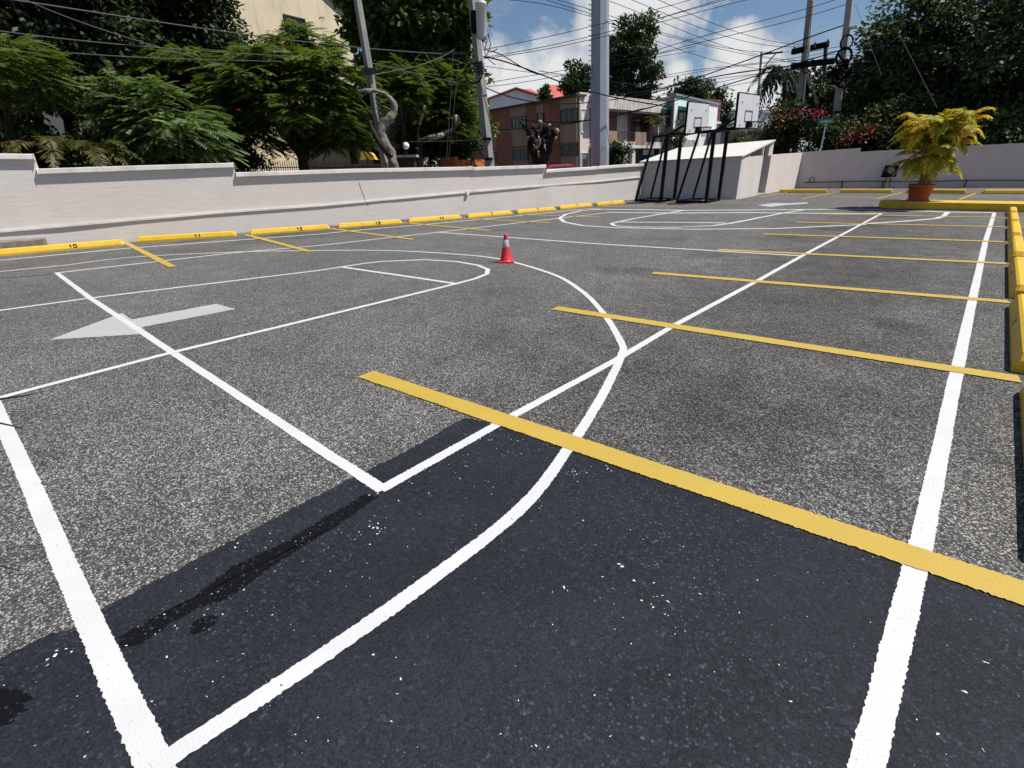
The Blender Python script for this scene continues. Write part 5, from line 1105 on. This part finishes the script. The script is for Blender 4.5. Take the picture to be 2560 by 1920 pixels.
for a in ([z16(-900, -160), z16(0, 120), z16(720, 405), z16(1500, 560)], [z16(-700, -200), z16(0, 30), z16(650, 290), z16(1500, 430)], [z16(-300, -180), z16(240, 30), z16(820, 270), z16(1530, 412)],
          [z16(-1180, -90), z16(0, 235), z16(560, 395), z16(1500, 470)], [z16(-1200, 0), z16(0, 320), z16(560, 520), z16(1500, 632)], [z16(-860, 0), z16(0, 262), z16(600, 420), z16(1520, 590)]):
    wire(a, (27, 42), .024, next(oB6) + ' of six thin cables fanning from the top centre to the right hand poles', gB)
oC3 = iter(('middle one', 'lowest', 'short upper one'))
gC = 'lines rising to the top of the rightmost pole'
for a in ([z16(70, 490), z16(850, 262), z16(1540, 78), z16(1850, -20)], [z16(80, 520), z16(900, 310), z16(1540, 150), z16(1920, 32)], [z16(0, 220), z16(400, 100), z16(760, -10)]):
    wire(a, (34, 39), .03, next(oC3) + ' of three cables running up to the top of the rightmost concrete pole', gC)
wire([z16(250, 805), z16(560, 705), z16(1120, 505), z16(1540, 350), z16(1880, 232)], (40, 39), .06, 'thick dark cable running up to the street lamp on the rightmost pole', None)
wire([z16(-1100, 1100), z16(0, 1015), z16(480, 880), z16(1100, 690), z16(1860, 458)], (30, 39), .055, 'thick dark cable passing left of both backboards up to the rightmost pole', None)
wire([z16(-500, 800), z16(0, 850), z16(270, 800), z16(700, 705), z16(1500, 590)], (31, 42), .055, 'thick sagging cable meeting the second pole from the right', None)
oD6 = iter(('third lowest', 'second highest', 'highest', 'third highest', 'second lowest', 'lowest'))
gD = 'bundle of cables sagging towards the right hand poles'
for (y0, y1, y2, y3) in [(870, 735, 660, 600), (755, 660, 600, 555), (740, 640, 590, 520), (830, 745, 690, 610), (900, 800, 700, 640), (960, 850, 760, 660)]:
    wire([z16(60, y0), z16(560, y1), z16(1000, y2), z16(1500, y3)], (36, 42), .028, next(oD6) + ' of six bundled cables sagging across the clouds to the right hand poles', gD)
wire([z16(700, 905), z16(880, 960), z16(1240, 985)], (52, 60), .05, 'thin cable behind the higher backboard', None)
wire([z16(730, 1022), z16(1000, 1025), z16(1300, 1010)], (50, 58), .07, 'level dark cable behind the higher backboard', None)
oE6 = iter(('highest', 'second highest', 'third highest', 'third lowest', 'second lowest', 'lowest'))
gE = 'cables linking the two right hand poles to the right edge'
for (y0, y1, y2) in [(395, 370, 330), (430, 420, 395), (455, 465, 450), (480, 500, 490), (520, 535, 545), (550, 560, 555)]:
    wire([z5(330, y0 + 60), z5(700, y0), z5(1400, y1), z5(2300, y2)], (42, 36), .028, next(oE6) + ' of six level cables from the right hand poles across the huge tree', gE)
wire([z5(1125, 280), z5(1460, 930)], (36, 36), .025, 'diagonal guy wire in front of the huge tree', None, 'cablegrey', 'guy_wire') if False else wire([z5(1125, 280), z5(1290, 600), z5(1460, 930)], (36, 36), .025, 'diagonal guy wire in front of the huge tree', None, 'cablegrey', 'guy_wire')
wire([z5(755, 40), z5(860, 330), z5(980, 650)], (39, 38), .02, 'thin guy wire dropping right of the street lamp', None, 'cablegrey', 'guy_wire')
# left
wire([z1(-300, -60), z1(250, 20), z1(1100, 150), z1(2212, 310), z2(1000, 388), z2(2120, 475)], (18, 23.5), .032, 'thick pale cable from the top left corner to the transformer pole', None, 'cablegrey')
wire([z1(-100, 255), z1(1100, 390), z1(2212, 470), z2(900, 500)], (17.8, 20.5), .022, 'upper of two thin parallel cables across the dark trees', None, 'cablegrey')
wire([z1(-100, 380), z1(1100, 490), z1(2212, 527), z2(900, 540)], (17.8, 20.5), .02, 'lower of two thin parallel cables across the dark trees', None, 'cablegrey')
wire([z1(200, -10), z1(1050, 310), z1(2000, 590), z2(300, 640)], (17.6, 20.3), .02, 'thin cable crossing diagonally down over the two parallel cables', None, 'cablegrey')
wire([z1(440, 675), z1(960, 830), z1(1500, 960)], (17.3, 17.8), .012, 'short thin cable above the pale green sapling', None, 'cablegrey')
wire([z2(1265, 670), z2(1600, 602), z2(1850, 535), z2(2055, 430)], (20.3, 23), .03, 'pale twisted service cable rising right from the leaning pole', None, 'cablegrey')
wire([z2(1330, 540), z2(1700, 630), z2(2212, 740)], (20.3, 23.4), .02, 'thin cable falling right from the leaning pole', None, 'cablegrey')
wire([z2(2052, 450), z2(2022, 920), z2(1990, 1390)], (22.4, 22.4), .02, 'left one of two pale guy wires in front of the feathery tree', None, 'cablegrey', 'guy_wire')
wire([z2(2098, 500), z2(2055, 940), z2(2008, 1390)], (22.4, 22.4), .02, 'right one of two pale guy wires in front of the feathery tree', None, 'cablegrey', 'guy_wire')
wire([z2(1620, 1225), z2(1900, 1222), z2(2300, 1205)], (22.5, 23.3), .012, 'thin level wire beside the globe lamp', None, 'cablegrey')
sq_ = thing('cable_splice', 'dark cable splice box on the line left of the transformer pole', 'splice box', None, tuple(DP(*z2(2060, 475), 23.0))); MB().tube([np.array([-.35, -.3, .02]), np.array([.35, .3, -.02])], [.09, .09], 8).build('splice_body', M['cable'], sq_)
# centre
wire([z3(375, 490), z3(860, 640), z3(1080, 722), z3(1500, 840), z3(2000, 930)], (23.3, 30), .05, 'thick black cable falling right from the transformer pole', None)
wire([z3(440, 440), z3(520, 470), z3(690, 570), z3(860, 645)], (23.2, 23.6), .035, 'short looped black cable beside the transformer leads', None)
wire([z3(855, 612), z3(1200, 665), z3(1600, 720), z3(1900, 770)], (27, 33), .03, 'black cable ending left of the small dark tree', None)
wire([z3(400, 760), z3(900, 890), z3(1500, 860), z3(1980, 770)], (23.3, 33), .04, 'sagging black cable below the red roofs', None)
wire([z15(-60, 862), z15(880, 842), z15(1640, 722), z15(2400, 560)], (23.5, 32), .045, 'heavy black cable crossing the terracotta house at window height', None)
oD3 = iter(('upper rising one', 'lower rising one', 'falling one'))
for a in ([z3(410, 715), z3(900, 635), z3(1320, 565), z3(2212, 400)], [z3(410, 750), z3(900, 680), z3(1320, 600), z3(2212, 440)], [z3(370, 570), z3(900, 640), z3(1400, 700), z3(1900, 760)]):
    wire(a, (23.5, 33), .02, next(oD3) + ' of three thin cables crossing the sky low beside the steel pole', 'thin cables low across the sky')
wire([z3(70, 310), z3(180, 305), z3(290, 306)], (23.5, 23.5), .03, 'short horizontal arm cable left of the transformer pole', None)

# ------------------------------------------------------------------ near twigs entering from the left edge
tg = thing('twig_bush', 'thin brown twigs poking in at the left edge over the baseline', 'twigs', None, tuple(GP(-260, 1500)))
to = np.array(tg.location)
def TP(x, y, d): return DP(x * K, y * K, d) - to
for P, r in (([TP(-160, 880, 2.4), TP(0, 862, 2.35), TP(70, 852, 2.3)], .006), ([TP(-160, 890, 2.4), TP(0, 914, 2.3), TP(50, 926, 2.25)], .005), ([TP(-160, 1190, 2.0), TP(0, 1222, 2.0), TP(42, 1233, 1.95)], .004)):
    MB().tube(catmull(P, .05), np.linspace(r, r * .4, len(catmull(P, .05))), 6).build('twig', M['barkdark'], tg, True)
MB().tube([(0, 0, 0), TP(-160, 1200, 2.05), TP(-160, 885, 2.4)], [.012, .010, .007], 6).build('main_stem', M['barkdark'], tg, True)
n = 70; c = TP(-460, 1150, 2.2); P = c + rng.normal(0, .1, (n, 3)); leafset('twig_leaves', P, rng.normal(size=(n, 3)), rng.normal(size=(n, 3)), .06, .025, M['leaf_olive'], tg, kind='stuff')
